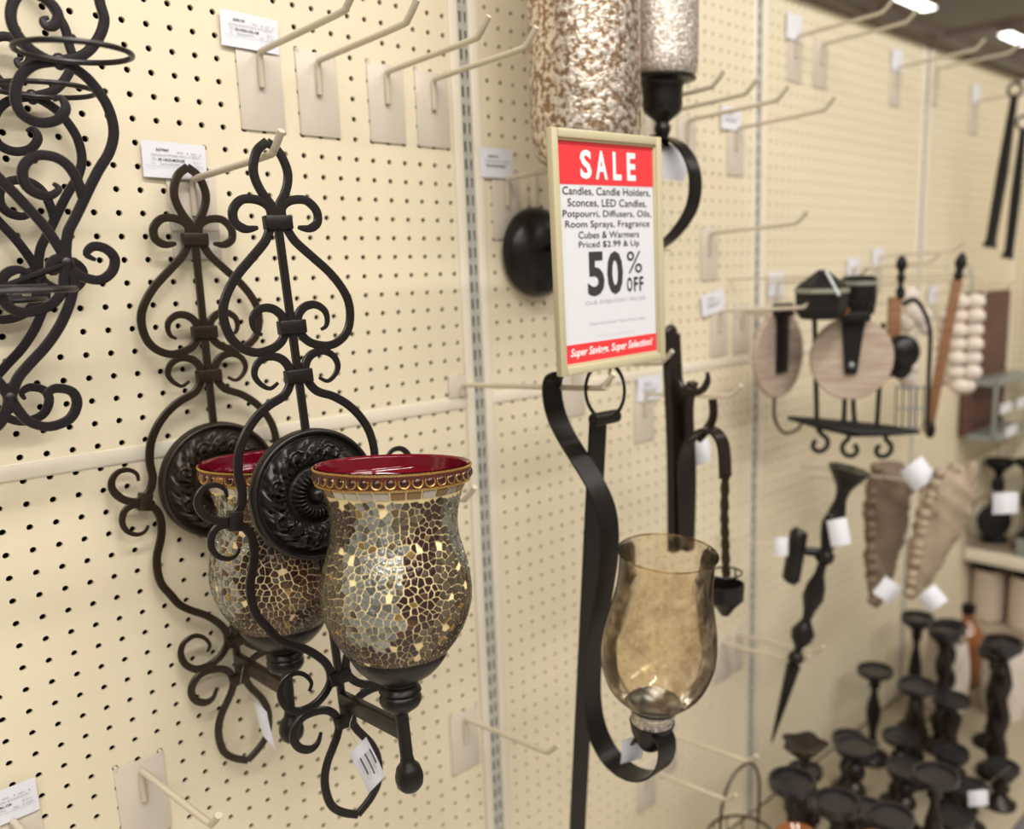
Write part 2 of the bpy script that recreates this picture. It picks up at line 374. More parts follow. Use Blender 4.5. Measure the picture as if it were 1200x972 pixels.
# ------------------------------------------------------------------ peg hooks
def hook_meshes(L=8.4, slim=False):
    pl = MB(); pl.bevel_box(-1.1, 1.1, -.11, -.03, -4.02, -.04, .02)
    for sx in (-1, 1): pl.tube([(sx, -.07, -.1), (sx, -.1, .0), (sx, .12, .03)], .09, 6)
    rd = MB(); r = .10 if slim else .15
    pts = smooth_path([(0, -.22, -2.05 if L < 10 else -1.1), (0, -.22, -1.2 if L < 10 else -.95), (0, -.22, -.75), (0, -.33, -.52), (0, -.62, -.44), (0, -3, -.44+.061*2.4), (0, -L+1.3, -.44+.061*(L-1.9)), (0, -L+.75, -.30+.061*(L-1.6)), (0, -L+.35, .02+.061*(L-1.6)), (0, -L, .38+.061*(L-1.6))], 5)
    rd.tube(pts, r, 10)
    return pl, rd
_pl, _rd = hook_meshes(8.6)
hk0 = thing('peg_hook', 'x', 'hook', (0, 0, 0), group='pegboard hooks with putty coloured back plates')
_pl.build('back_plate', platem, hk0); _rd.build('rod', hookm, hk0)
_first = [True]
def hook(x, z, label, rot=(0,0,0)):
    if _first[0]:
        _first[0] = False; hk0.location = W(x, 0, z); hk0.rotation_euler = rot; hk0['label'] = label; return hk0
    return dup(hk0, (x, 0, z), rot, label)
HK = [(5.98, 0, 'empty putty hook at the top, leftmost of four, paper tag behind its plate'),
      (9.0, 0, 'empty putty hook at the top, second from the left of the four'),
      (13.0, 0, 'empty putty hook at the top, third from the left of the four'),
      (16.0, 0, 'empty putty hook at the top, rightmost of the four, next to the slotted upright'),
      (2.2, -6, 'putty hook carrying the two mosaic glass sconces'),
      (-3.0, -33, 'empty putty hook at the bottom left corner beside a cut off tag'),
      (15.95, -38, 'empty putty hook low on the left board just left of the slotted upright'),
      (-7.5, 3, 'putty hook above the frame carrying the scrolled ring sconces'),
      (-8.25, -33, 'putty hook at the bottom left edge with its plate under a cut off tag'),
      (10.9, -22, 'putty hook whose tip shows just right of the near mosaic rim'),
      (8.9, -29, 'putty hook whose tip shows right of the belly of the near mosaic cup'),
      (21.1, -5, 'putty hook behind the sale sign with a tag on its plate'),
      (28.5, 0, 'putty hook crossing in front of the pale mercury glass sconce'),
      (31.5, 0, 'putty hook with its tip just right of the pale mercury glass'),
      (35.1, 0, 'untagged long hook between the pale mercury glass and the second upright, nearer the glass'),
      (38.8, 0, 'long empty putty hook left of the tagged one near the second upright'),
      (45.0, 0, 'long empty putty hook with a white tag, crossing the second upright'),
      (41.6, -8, 'empty putty hook below the tagged one, crossing the second upright at sign height'),
      (42.9, -14, 'putty hook with a tag right of the sale sign, pointing at the wood disc'),
      (46.05, -14, 'putty hook right beside the second upright left of the wood disc'),
      (33.7, -19.5, 'putty hook with a tag under the sign corner, behind the dark brown sconce'),
      (26.4, -16.6, 'putty hook at the lower right corner of the sale sign carrying the brown sconce'),
      (45.6, -42, 'empty putty hook low beside the second upright, upper right one of the pair'),
      (43.5, -42.1, 'empty putty hook low beside the second upright, lower left one of the pair'),
      (36.2, -47.5, 'empty putty hook right of the amber hurricane base, upper one'),
      (33.5, -49.4, 'empty putty hook right of the amber hurricane base, lower one'),
      (53.4, 8, 'hook high on the third board with a tag, left of its pair'),
      (57.6, 8, 'hook high on the third board, right of its pair'),
      (71.8, 8, 'hook high on the third board next to the third upright'),
      (80.5, 9, 'hook high on the far board just right of the third upright'),
      (91.5, 7, 'hook high on the farthest board with a small tag'),
      (51, -12, 'hook holding the left wood disc sconce'), (64.3, -11, 'hook behind the black lantern'),
      (69.3, -10, 'hook behind the turned finial of the arched sconce'), (83, -14, 'hook left of the cream bead bundle')]
for x, z, l in HK: hook(x, z, l)
# the long hook in front of the strap sconce
t = thing('peg_hook', 'extra long putty hook reaching out under the sale sign to the black strap sconce', 'hook', (17.0, 0, -17), group='pegboard hooks with putty coloured back plates')
_p2, _r2 = hook_meshes(12.4); MB().bevel_box(-.9, .9, -.13, -.03, -1.2, .1, .02).tube([(-.8, -.07, -.1), (-.8, .12, .03)], .08, 6).build('back_plate', platem, t); _r2.build('rod', hookm, t)

# ------------------------------------------------------------------ paper tags on plates
def shelf_tag(x, z, label, lines, w=2.8, h=1.55, rot=0):
    t = thing('price_tag', label, 'price tag', (x, -.16, z), (0, rot, 0), 'paper tags on the hook plates')
    b = MB(); n = 6
    vs = []; 
    for k in range(n+1):
        u = k/n; yy = -.05*sin(pi*u)-.02
        vs += [(-w/2+w*u, yy, -h/2), (-w/2+w*u, yy-.03, h/2), (-w/2+w*u, yy+.012, -h/2), (-w/2+w*u, yy-.018, h/2)]
    fs = []
    for k in range(n):
        a = 4*k; fs += [(a, a+4, a+5, a+1), (a+2, a+3, a+7, a+6)]
    b.add(vs, fs); pp = b.build('paper_card', paper, t, smooth=True, ang=0)
    for (txt, cx, cz, wd, ht, bold) in lines:
        text_mesh(txt, 'printed_line', cx, cz, wd, ht, -.12, inkd if bold else ink, pp, bold=.02 if bold else .0)
    return t
def tag_lines(a, b_, c_, d_, e_):
    return [(a, -.55, .42, .55, .11, 1), ('BAG', .22, .36, .24, .075, 0), ('1', .55, .35, .04, .075, 0), ('MIN', .82, .34, .22, .075, 0), ('1', 1.12, .33, .04, .075, 0),
            (b_, .0, .20, 2.1, .08, 0), ('VEN', -.95, .03, .22, .075, 0), (c_, -.18, .01, 1.15, .11, 1), ('SLS-1', .95, -.02, .34, .075, 0),
            ('CL:', -.95, -.15, .16, .075, 0), (d_, -.25, -.17, .85, .08, 0), ('REC', .55, -.2, .2, .075, 0), (e_, .98, -.2, .42, .075, 0), ('_'*40, 0, -.30, 2.6, .01, 0)]
shelf_tag(1.54, -5.68, 'white paper tag beside the top of the far mosaic sconce', tag_lines('567965', 'IRON/GLASS MOSAIC WALL SCONCE', 'SR-14235-MOS-DB', 'BLACK/BROWN', '1.TRSK.21'), rot=.02)
shelf_tag(5.62, .35, 'white paper tag behind the topmost left hook, at the top edge', tag_lines('638130', 'SCROLL IRON SCONCE W/GLASS RD', 'SR-H505-CRL-OB', 'IRON/MTL', '4.TR5'), rot=.02)
shelf_tag(-8.6, -32.7, 'white paper tag cut off by the bottom left corner of the picture', tag_lines('638148', 'SCROLL IRON SCONCE', 'SR-H506-CRL-OB', 'IRON/MTL', '2.TR5'), rot=-.02)
far_lines = lambda a: [(a, -.3, .35, .8, .14, 1), ('SCONCE WALL IRON', 0, .08, 1.9, .12, 0), ('SR-H2210-BLK', -.1, -.18, 1.5, .14, 1)]
shelf_tag(20.35, -4.6, 'white paper tag left of the sale sign near the slotted upright', far_lines('552013'), 2.5, 1.7)
shelf_tag(44.2, .2, 'white paper tag at the long hook beside the second upright', far_lines('552104'), 2.6, 1.7)
shelf_tag(41.95, -13.75, 'tilted white paper tag right of the sale sign lettering', far_lines('552120'), 3.0, 1.7, rot=-.15)
shelf_tag(34.2, -19.6, 'white paper tag just below the lower right corner of the sale sign', far_lines('552161'), 2.7, 1.8)
for x, z, l in [(53, 8.2, 'white tag high on the third board at a hook base'), (71.8, 8.2, 'small white tag high near the third upright'), (91.5, 7.3, 'smallest white tag high on the farthest board'),
                (50.9, -12.6, 'white tag above the left wood disc'), (64.3, -11.5, 'white tag above the black lantern'), (69.3, -10.6, 'white tag left of the turned black finial, the highest of the cluster'),
                (82.8, -14.7, 'bluish white tag between the arched sconce and the brown slat')]:
    shelf_tag(x, z, l, [], 2.3, 2.0)

# ------------------------------------------------------------------ mosaic scroll sconce
loop = [(-0.0, 0.03), (-0.41, -0.29), (-0.62, -0.7), (-0.71, -1.15), (-0.63, -1.6), (-0.42, -2.05), (-0.14, -2.48), (-0.10, -2.95)]
curlA = [(-0.23, -2.99), (-0.24, -2.57), (-0.51, -2.31), (-0.93, -2.2), (-1.36, -2.24), (-1.67, -2.51), (-1.78, -2.81), (-1.7, -3.15), (-1.36, -3.36), (-1.02, -3.34), (-0.84, -3.3)]
lobe = [(-0.31, -3.2), (-0.42, -3.49), (-0.67, -3.9), (-1.32, -4.53), (-1.95, -5.14), (-2.41, -5.76), (-2.67, -6.37), (-2.69, -7.0), (-2.5, -7.6), (-2.09, -8.01), (-1.54, -8.2), (-0.88, -8.08), (-0.49, -7.81), (-0.31, -7.46), (-0.27, -7.13), (-0.4, -6.76), (-0.74, -6.5), (-1.18, -6.48), (-1.53, -6.73), (-1.61, -7.07), (-1.51, -7.38), (-1.27, -7.51)]
body = [(-0.9, -9.49), (-1.26, -9.68), (-1.62, -9.46), (-1.82, -9.08), (-1.66, -8.65), (-1.23, -8.41), (-0.74, -8.48), (-0.43, -8.77), (-0.31, -9.23), (-0.41, -9.62), (-0.74, -10.05), (-1.44, -10.36), (-2.09, -10.84), (-2.59, -11.45), (-2.91, -12.13), (-3.03, -12.93), (-2.98, -13.61), (-3.12, -14.13), (-3.42, -14.46), (-3.76, -14.61), (-4.16, -14.49), (-4.51, -14.21), (-4.72, -13.81), (-4.66, -13.41), (-4.37, -13.13), (-3.95, -13.12), (-3.64, -13.36), (-3.6, -13.69)]
lower = [(-3.4, -15.79), (-3.6, -16.05), (-3.94, -16.1), (-4.31, -15.87), (-4.48, -15.45), (-4.35, -14.97), (-4.02, -14.74), (-3.57, -14.77), (-3.14, -14.98), (-2.89, -15.41), (-2.85, -16.04), (-2.97, -16.64), (-3.2, -17.34), (-3.24, -18.08), (-3.12, -18.7), (-2.78, -19.3), (-2.45, -19.86), (-1.97, -20.28), (-1.33, -20.72), (-0.8, -21.24), (-0.44, -21.79), (-0.38, -22.37), (-0.6, -22.79), (-0.99, -23.12), (-1.48, -23.29), (-2.05, -23.24), (-2.51, -22.81), (-2.64, -22.22), (-2.42, -21.75), (-1.93, -21.59), (-1.5, -21.82), (-1.26, -22.26), (-1.41, -22.58)]
curlE = [(-0.3, -24.53), (-0.43, -24.04), (-0.75, -23.7), (-1.27, -23.55), (-1.86, -23.59), (-2.24, -23.94), (-2.36, -24.39), (-2.16, -24.84), (-1.72, -25.09), (-1.36, -24.96), (-1.14, -24.54)]
bottom = [(-0.24, -24.5), (-0.47, -25.04), (-0.69, -25.4), (-1.04, -25.96), (-1.26, -26.58), (-1.29, -27.26), (-1.12, -27.98), (-0.65, -28.51), (-0.0, -28.92)]
def scroll(b, pts, t0=False, t1=False, y=0.0, r=.18, flat=.55, sub=4, side=1):
    """forged bar through the points, its free ends drawn out to a taper"""
    P = smooth_path([(side*a[0], a[1]) for a in pts], sub, y); n = len(P); rr = []
    for i in range(n):
        q = r
        if t1: q = r*min(1, .38+.62*((n-1-i)/(n*.22)))
        if t0: q = min(q, r*min(1, .38+.62*(i/(n*.22))))
        rr.append(q)
    b.tube(P, rr, 10, flat=flat, up=(0, 1, 0), p=3.6)
rnd = random.Random(11)
def profile_at(prof, z):
    for (r0, z0), (r1, z1) in zip(prof, prof[1:]):
        if z0 >= z >= z1: k = (z0-z)/(z0-z1) if z0 != z1 else 0; return r0+(r1-r0)*k
    return prof[-1][0]
CUP = [(2.93, -12.82), (2.90, -13.0), (2.84, -13.3), (2.70, -13.52), (2.56, -13.85), (2.44, -14.3), (2.35, -14.94), (2.39, -15.57), (2.53, -16.1), (2.71, -16.72), (2.82, -17.4), (2.84, -17.9), (2.78, -18.4), (2.59, -19.03), (2.27, -19.66), (1.86, -20.2), (1.5, -20.6)]
def sm(prof, sub=4):
    return [(v.x, v.z) for v in smooth_path(prof, sub)]
CUPS = sm(CUP, 5)
def voronoi_cells(x0, x1, y0, y1, gx_, gy_):
    """jittered cells that wrap round in x; each is a polygon clipped by its neighbours"""
    nx, ny = int((x1-x0)/gx_), int((y1-y0)/gy_); dx, dy = (x1-x0)/nx, (y1-y0)/ny; P = {}
    for j in range(-2, ny+2):
        for i in range(nx):
            P[i, j] = (x0+(i+.5+.5*(j % 2)+rnd.uniform(-.46, .46))*dx, y0+(j+.5+rnd.uniform(-.46, .46))*dy)
    out = []
    for j in range(ny):
        for i in range(nx):
            px, py = P[i, j]; c = [(px-2*dx, py-2*dy), (px+2*dx, py-2*dy), (px+2*dx, py+2*dy), (px-2*dx, py+2*dy)]
            for jj in range(j-2, j+3):
                for ii in range(i-2, i+4):
                    if ii == i and jj == j: continue
                    if (ii % nx, jj) not in P: continue
                    qx, qy = P[ii % nx, jj]
                    qx += (ii//nx)*(x1-x0)
                    mx, my, ex, ey = (px+qx)/2, (py+qy)/2, qx-px, qy-py; new = []
                    for k in range(len(c)):
                        a, b = c[k], c[(k+1) % len(c)]; da = (a[0]-mx)*ex+(a[1]-my)*ey; db = (b[0]-mx)*ex+(b[1]-my)*ey
                        if da <= 0: new.append(a)
                        if (da < 0 < db) or (db < 0 < da): t = da/(da-db); new.append((a[0]+(b[0]-a[0])*t, a[1]+(b[1]-a[1])*t))
                    c = new
                    if len(c) < 3: break
                if len(c) < 3: break
            if len(c) >= 3: out.append([(a, min(max(b, y0-.05), y1+.06)) for a, b in c])
    return out
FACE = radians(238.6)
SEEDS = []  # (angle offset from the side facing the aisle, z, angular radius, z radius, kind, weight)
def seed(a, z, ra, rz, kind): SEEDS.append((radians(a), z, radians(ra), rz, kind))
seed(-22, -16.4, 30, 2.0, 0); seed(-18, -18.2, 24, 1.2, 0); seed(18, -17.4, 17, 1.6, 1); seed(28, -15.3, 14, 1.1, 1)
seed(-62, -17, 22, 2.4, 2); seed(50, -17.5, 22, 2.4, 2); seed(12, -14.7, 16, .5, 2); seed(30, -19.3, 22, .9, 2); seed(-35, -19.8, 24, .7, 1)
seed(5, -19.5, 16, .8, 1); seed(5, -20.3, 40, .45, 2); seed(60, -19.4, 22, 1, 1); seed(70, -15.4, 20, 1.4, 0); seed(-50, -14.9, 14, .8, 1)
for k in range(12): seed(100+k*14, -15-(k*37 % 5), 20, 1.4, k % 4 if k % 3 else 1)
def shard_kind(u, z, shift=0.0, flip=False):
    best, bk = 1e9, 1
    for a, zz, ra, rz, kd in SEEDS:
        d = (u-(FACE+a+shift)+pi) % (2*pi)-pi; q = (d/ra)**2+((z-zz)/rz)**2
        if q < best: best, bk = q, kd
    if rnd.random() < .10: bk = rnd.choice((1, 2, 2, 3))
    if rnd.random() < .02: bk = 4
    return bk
def make_cup(shift, brownish):
    """returns {name: mesh-object} of the mosaic cup, shards standing proud of the grouted body"""
    cells = voronoi_cells(0, 2*pi*2.55, -20.55, -13.86, .235, .27); b = MB()
    ms = [sh_silver, sh_dark, sh_olive, sh_brown, sh_gold, sh_grey, sh_umber]
    for c in cells:
        n = len(c); gx = sum(a[0] for a in c)/n; gy = sum(a[1] for a in c)/n
        if rnd.random() < .035 or len(c) < 3: continue
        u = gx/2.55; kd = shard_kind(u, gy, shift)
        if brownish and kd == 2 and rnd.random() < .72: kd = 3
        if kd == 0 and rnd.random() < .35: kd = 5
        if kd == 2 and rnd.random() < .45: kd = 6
        g = rnd.uniform(.018, .03); vs_t = []; vs_b = []
        tilt = rnd.uniform(-.02, .02)
        for (a, z) in c:
            dx, dz = gx-a, gy-z; L = hypot(dx, dz) or 1; k = min(.45, g*1.35/L); a2, z2 = a+dx*k, z+dz*k
            th = a2/2.55; r = profile_at(CUPS, z2); h = .045+tilt*(a-gx)*2
            vs_b.append((r*cos(th), r*sin(th), z2)); vs_t.append(((r+h)*cos(th), (r+h)*sin(th), z2))
        th = gx/2.55; r = profile_at(CUPS, gy); top = ((r+.055)*cos(th), (r+.055)*sin(th), gy)
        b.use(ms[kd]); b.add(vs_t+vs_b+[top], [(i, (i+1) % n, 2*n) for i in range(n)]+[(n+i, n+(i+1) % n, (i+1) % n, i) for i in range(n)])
    return b
def build_sconce(name, label, shift, brownish, lean):
    iron_ = iron if brownish else iron_n  # one bronze for both; the far sconce's light is painted as browner
    t = thing(name, label, 'wall sconce', (0, 0, 0))
    f = MB()
    for s in (1, -1):
        scroll(f, loop, side=s); scroll(f, curlA, t1=True, side=s); scroll(f, lobe, t1=True, side=s); scroll(f, body, t0=True, t1=True, side=s)
        scroll(f, lower, t0=True, t1=True, side=s); scroll(f, curlE, t1=True, side=s); scroll(f, bottom, side=s)
    f.build('scroll_frame', iron_, t, ang=.6)
    for z0, z1 in ((-2.9, -11.7), (-16.9, -24.6)): MB().tube([(0, 0, z0), (0, 0, z1)], .16, 8, flat=.9, up=(0,1,0), p=4).build('stem', iron_, t)
    def band(x, z, rot=0, w=.56):
        M = Matrix.Translation((x, 0, z)) @ Matrix.Rotation(rot, 4, 'Y')
        MB().bevel_box(-w, w, -.24, .2, -.28, .28, .05, M).build('collar', iron_, t)
    band(0, -3.12); band(0, -7.3); band(0, -9.32); band(0, -22.45, 0, .5); band(0, -24.45, 0, .45)
    for s in (1, -1): band(s*-3.45, -14.67, s*-1.35, .40)
    # cast medallion with rosette, fluted boss and button
    m = MB(); R0 = 2.78; nr, na = 56, 200; vs = []
    def hgt(r, a):
        q = r/R0
        if r < .30: return .52*sqrt(max(0, 1-(r/.34)**2))*.9+.05
        if r < .40: return .10
        if r < 1.12:
            k = (r-.40)/.72; return .10+.40*sin(pi*min(1, k*1.05))*(.45+.55*abs(sin(a*14)))
        if r < 1.28: return .08
        if r < 2.42:
            k = (r-1.28)/1.14; h = .10+.26*sin(pi*k)**.6
            seg = a*8/(2*pi); fr = seg-math.floor(seg)-.5; rr_ = hypot(fr*2*pi*1.85/8, r-1.86)
            ro = .34*max(0, 1-rr_/.45)*(1+.6*sin(rr_*20+atan2(r-1.86, fr*1.45)))
            lf = .22*abs(sin(a*20+4*sin(r*3)))*(1-max(0, 1-rr_/.45))*sin(pi*k)
            lf2 = .15*sin(a*8*2+r*7)*(rr_ > .40)*sin(pi*k)
            return h+ro+lf+lf2
        if r < 2.52: return .12
        return .30*sqrt(max(0, 1-((r-2.65)/.145)**2))+.06
    for i in range(nr+1):
        r = .001+(R0-.001)*i/nr
        for j in range(na):
            a = 2*pi*j/na; vs.append((r*cos(a), -(.05+hgt(r, a)), r*sin(a)-14.3))
    for j in range(na):
        a = 2*pi*j/na; vs.append((R0*cos(a), .08, R0*sin(a)-14.3))
    k = nr+2
    m.add(vs, [(i*na+j, i*na+(j+1) % na, (i+1)*na+(j+1) % na, (i+1)*na+j) for i in range(k-1) for j in range(na)]+[tuple((k-1)*na+j for j in range(na))])
    m.build('medallion', med_f if brownish else medm, t, ang=1.2)
    # arm, cup holder and drop finial
    MB().bevel_box(-.17, .17, -4.95, .1, -23.85, -23.1, .05).build('arm', iron_, t)
    Yc = -4.98; piv = Vector((0, Yc, -22.6))
    ML = Matrix.Translation(piv) @ Euler((lean[0], lean[1], 0)).to_matrix().to_4x4() @ Matrix.Translation((0, 0, 22.6))
    hp = [(1.74, -20.22), (1.86, -20.2), (1.88, -20.3), (1.78, -20.5), (1.6, -20.75), (1.3, -21.05), (.9, -21.3), (.68, -21.44), (.66, -21.52), (.76, -21.6), (.83, -21.78), (.74, -21.9), (.82, -22.0), (.82, -22.2), (.72, -22.4), (.5, -22.56), (.26, -22.75)]
    hm = MB(); hm.lathe([(a, b_) for a, b_ in hp], 32, (0, 0, 0), ML)
    hm.lathe([(.26, -22.4), (.26, -23.6), (.25, -24.55), (.30, -24.8), (.46, -24.98), (.55, -25.3), (.56, -25.52), (.5, -25.8), (.33, -26.0), (.05, -26.07)], 24, (0, Yc, 0))
    hm.build('candle_cup', black, t, label='turned black cup with drop rod and ball finial')
    body_ = MB(); outer = CUPS; n = 64
    vs = []; prof = outer
    body_.use(grout); body_.lathe(prof, n, (0,0,0), ML, cap=False)
    inner = [(r-.12, z) for r, z in reversed(prof)]
    body_.use(redin); body_.lathe([(.05, -20.4)]+inner+[(2.93, -12.74)], n, (0,0,0), ML, cap=False)
    g = body_.build('glass_cup', None, t, label='mosaic glass hurricane with a glossy deep red inside', ang=.9)
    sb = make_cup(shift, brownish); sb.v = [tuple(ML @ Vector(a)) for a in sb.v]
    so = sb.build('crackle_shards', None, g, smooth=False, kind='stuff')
    # square tile course
    nt_ = 29
    mesh_t = {}
    for k in range(nt_):
        a = 2*pi*(k+.5)/nt_; r = profile_at(CUPS, -13.9); M = ML @ Matrix.Rotation(a, 4, 'Z') @ Matrix.Translation((profile_at(CUPS, -13.62), 0, -13.62)) @ Matrix.Rotation(radians(24), 4, 'Y')
        mm = rnd.choice([tile_s, tile_b, tile_s, tile_b, tile_r if brownish else tile_b])
        MB().bevel_box(-.06, .045, -.255, .255, -.15, .15, .02, M).build('tile', mm, g, smooth=False)
    # band of cabochons between beaded edges
    bd = MB().use(rimred)
    bd.lathe([(2.90, -12.86), (2.95, -12.9), (2.92, -13.15), (2.86, -13.36), (2.75, -13.4)], 64, (0,0,0), ML, cap=False)
    bd.build('jewelled_band', None, g)
    ng = 38
    for k in range(ng):
        a = 2*pi*k/ng; r = 2.92; M = ML @ Matrix.Rotation(a, 4, 'Z') @ Matrix.Translation((r, 0, -13.12)) @ Matrix.Rotation(pi/2-.12, 4, 'Y')
        q = MB(); q.use(gem if not brownish or k % 3 else gem2); q.sphere((0,0,0), .175, 12, 8, (1, 1, .6), M)
        q.use(gold); q.torus((0,0,0), .19, .028, 14, 5, M)
        for i in range(len(q.v)): pass
        # the builder adds the centre after M, so M carries the offset already
        q.build('cabochon', None, g)
    be = MB()
    for zz, rr_, nb in ((-12.83, 2.96, 170), (-13.40, 2.875, 170)):
        for k in range(nb):
            a = 2*pi*k/nb; be.sphere(ML @ Vector((rr_*cos(a), rr_*sin(a), zz)), .052, 6, 4)
    be.build('beaded_edge', gold, g, kind='stuff')
    return t
def place(t, loc, rot=(0,0,0)): t.location = W(*loc); t.rotation_euler = rot; return t
s1 = build_sconce('wall_sconce', 'far mosaic glass scroll sconce hanging against the pegboard, partly hidden by the near one', -.55, True, (radians(-1.5), radians(1.7)))
place(s1, (1.84, -.7, -6))
s2 = build_sconce('wall_sconce', 'near mosaic glass scroll sconce at the hook tip, the sharp one in front', 0, False, (radians(1.2), radians(5.0)))
place(s2, (2.09, -7.57, -5.56), [radians(a) for a in (-4.3, -1.08, -2.75)])
for o in (s1, s2): o['group'] = 'mosaic glass scroll sconces'
def hang_tag(name_label, P, wv, hv, string_to=None, lines=0, cat='price tag', curl=.12):
    """paper tag: P corner, wv and hv edge vectors (inches, world)"""
    t = thing('swing_tag', name_label, cat, P, group='white swing tags on the goods')
    wv, hv = Vector(wv), Vector(hv); nn = wv.cross(hv).normalized(); n = 6; b = MB(); vs = []
    for k in range(n+1):
        u = k/n; o_ = nn*(-curl*sin(pi*u))
        vs += [hv*u+o_, hv*u+wv+o_, hv*u+o_+nn*.01, hv*u+wv+o_+nn*.01]
    fs = []
    for k in range(n): a = 4*k; fs += [(a, a+1, a+5, a+4), (a+2, a+6, a+7, a+3), (a, a+4, a+6, a+2), (a+1, a+3, a+7, a+5)]
    b.add(vs, fs); card = b.build('paper_card', paper, t, ang=0)
    if string_to is not None:
        e = Vector(string_to)-Vector(P); s0 = wv*.5+hv*.03
        MB().tube(smooth_path([tuple(s0), tuple((s0+e)/2+Vector((-.5, 0, .1))), tuple(e)], 8), .012, 5).build('string', nylon, t)
    if lines:
        hn, wn = hv.normalized(), wv.normalized()
        front = -nn if nn.dot(CAM_LOC-Vector(P)) < 0 else nn
        for k in range(lines):
            q = MB(); u0 = .12+.76*k/lines; long_ = .5+.4*((k*7) % 5)/5
            base = wv*u0+hv*.22
            pts = []
            for j in range(9):
                v = .22+(.68*long_)*j/8; pts.append(wv*u0+hv*v+nn*(-curl*sin(pi*v))+front*.022)
            q.ribbon(pts, tuple(wv), .012 if k % 4 else .028, .002); q.build('printed_line', inkd if k % 4 == 0 else inkl, card, smooth=False)
    return t
P0 = on_y(429, 864, -10.6); P1 = on_y(409, 884, -10.5); P2 = on_y(432, 930, -10.3); 
hang_tag('white swing tag with small print hanging from the near mosaic sconce', tuple(P0), P1-P0, P2-P1, string_to=tuple(on_y(424, 820, -10.0)), lines=11, curl=-.12)
Q0 = on_y(297, 818, -3.0); Q1 = on_y(302, 828, -2.4); Q2 = on_y(313, 872, -2.4)
hang_tag('narrow edge-on swing tag under the far mosaic sconce', tuple(Q0), Q1-Q0+Vector((0,-.9,0)), Q2-Q1, string_to=tuple(on_y(285, 782, -3.0)), curl=.08)

# ------------------------------------------------------------------ scrolled ring sconces at the left edge
n1 = [(3.2, 1.6), (3.75, .7), (4.08, -.3), (4.15, -1.2), (3.95, -2.1), (3.3, -2.87), (2.51, -3.18)]
n1 = [(3.3, .9), (3.96, -.28), (4.08, -1.03), (4.15, -1.59), (3.85, -2.27), (3.3, -2.87), (2.51, -3.18)]
n2 = [(2.51, -3.18), (2.11, -3.18), (1.55, -2.84), (1.2, -2.29), (1.2, -1.72), (1.49, -1.19), (1.95, -1.05), (2.45, -1.29), (2.64, -1.64), (2.49, -2.0), (2.22, -2.07), (2.13, -1.89), (2.33, -1.78)]
n3 = [(2.51, -3.18), (2.91, -3.33), (3.35, -3.64), (3.72, -4.13), (3.97, -4.69), (4.04, -5.43), (3.81, -6.15), (3.35, -6.84), (2.95, -7.52), (2.59, -8.17), (2.35, -8.59), (2.09, -9.05), (1.94, -9.65), (1.91, -10.16)]
n4 = [(2.57, -3.2), (2.16, -3.26), (1.66, -3.44), (1.22, -3.85), (0.98, -4.49), (1.09, -5.07), (1.59, -5.33), (2.19, -5.19), (2.52, -4.75), (2.39, -4.42), (2.14, -4.53)]
n5 = [(2.72, -7.83), (2.67, -7.53), (2.53, -7.03), (2.29, -6.66), (1.91, -6.45), (1.37, -6.46), (0.95, -6.83), (0.89, -7.35), (1.14, -7.69), (1.61, -7.81), (1.97, -7.56), (1.8, -7.37)]
n6 = [(-.7, -6.2), (0.11, -7.22), (0.54, -7.75), (0.89, -8.22), (1.28, -8.76), (1.59, -9.32), (1.79, -9.77), (1.91, -10.16)]
n7 = [(1.91, -10.16), (2.12, -10.47), (2.5, -10.7), (2.99, -10.77), (3.41, -10.47), (3.55, -10.0), (3.29, -9.65), (2.86, -9.56), (2.6, -9.84), (2.89, -10.05)]
n8 = [(1.85, -9.98), (1.58, -10.0), (1.37, -10.22), (1.43, -10.43), (1.63, -10.37)]
n9 = [(1.91, -10.16), (2.07, -10.69), (1.9, -11.42), (1.49, -12.26), (0.93, -13.02), (0.28, -13.67), (-0.16, -14.17), (-0.45, -14.84)]
n10 = [(1.91, -10.16), (1.77, -10.62), (1.65, -11.13), (1.24, -11.6), (0.66, -11.82), (0.14, -11.79), (-0.19, -11.48), (-0.31, -10.98), (-0.07, -10.52), (0.31, -10.35), (0.66, -10.5), (0.86, -10.84)]
n11 = [(-0.44, -14.78), (-0.28, -15.2), (0.03, -15.7), (0.63, -15.97), (1.33, -15.79), (1.65, -15.25), (1.53, -14.79), (1.04, -14.61), (0.71, -14.79), (0.79, -15.08)]
rs = thing('ring_sconce', 'near black scrolled ring candle sconce cut off by the left edge', 'wall sconce', (0, 0, 0), group='scrolled ring candle sconces')
fb = MB(); XC = -.45
for s in (1, -1):
    for pts, a, b_ in ((n1, 0, 0), (n2, 0, 1), (n3, 0, 0), (n4, 0, 1), (n5, 0, 1), (n6, 0, 0), (n7, 0, 1), (n8, 0, 1), (n9, 0, 0), (n10, 0, 1), (n11, 0, 1)):
        q = pts if s == 1 else [(2*XC-x, z) for x, z in pts]
        scroll(fb, q, t0=bool(a), t1=bool(b_), r=.175, flat=.7)
    topx = 3.3 if s == 1 else 2*XC-3.3
    scroll(fb, [(topx, .9), (topx-s*1.2, 1.9), (XC+s*.6, 2.3), (XC, 2.9)], r=.2, flat=.7)
for s in (1, -1):
    for (x, z) in ((2.5, -3.2), (1.91, -10.16)):
        xx = x if s == 1 else 2*XC-x; fb.sphere((xx, 0, z), .25, 10, 7, (1, .8, 1.2))
fb.sphere((XC, 0, -14.8), .24, 10, 7, (1, .8, 1.2))
fb.build('scroll_frame', iron_l, rs, ang=.6)
for (x, z) in ((2.35, -3.18), (2*XC-2.35, -3.18), (XC+.1, -11.0)):
    r_ = MB(); r_.torus((x, -1.95, z-.02), 1.75, .1, 40, 8); r_.build('candle_ring', iron_l, rs)
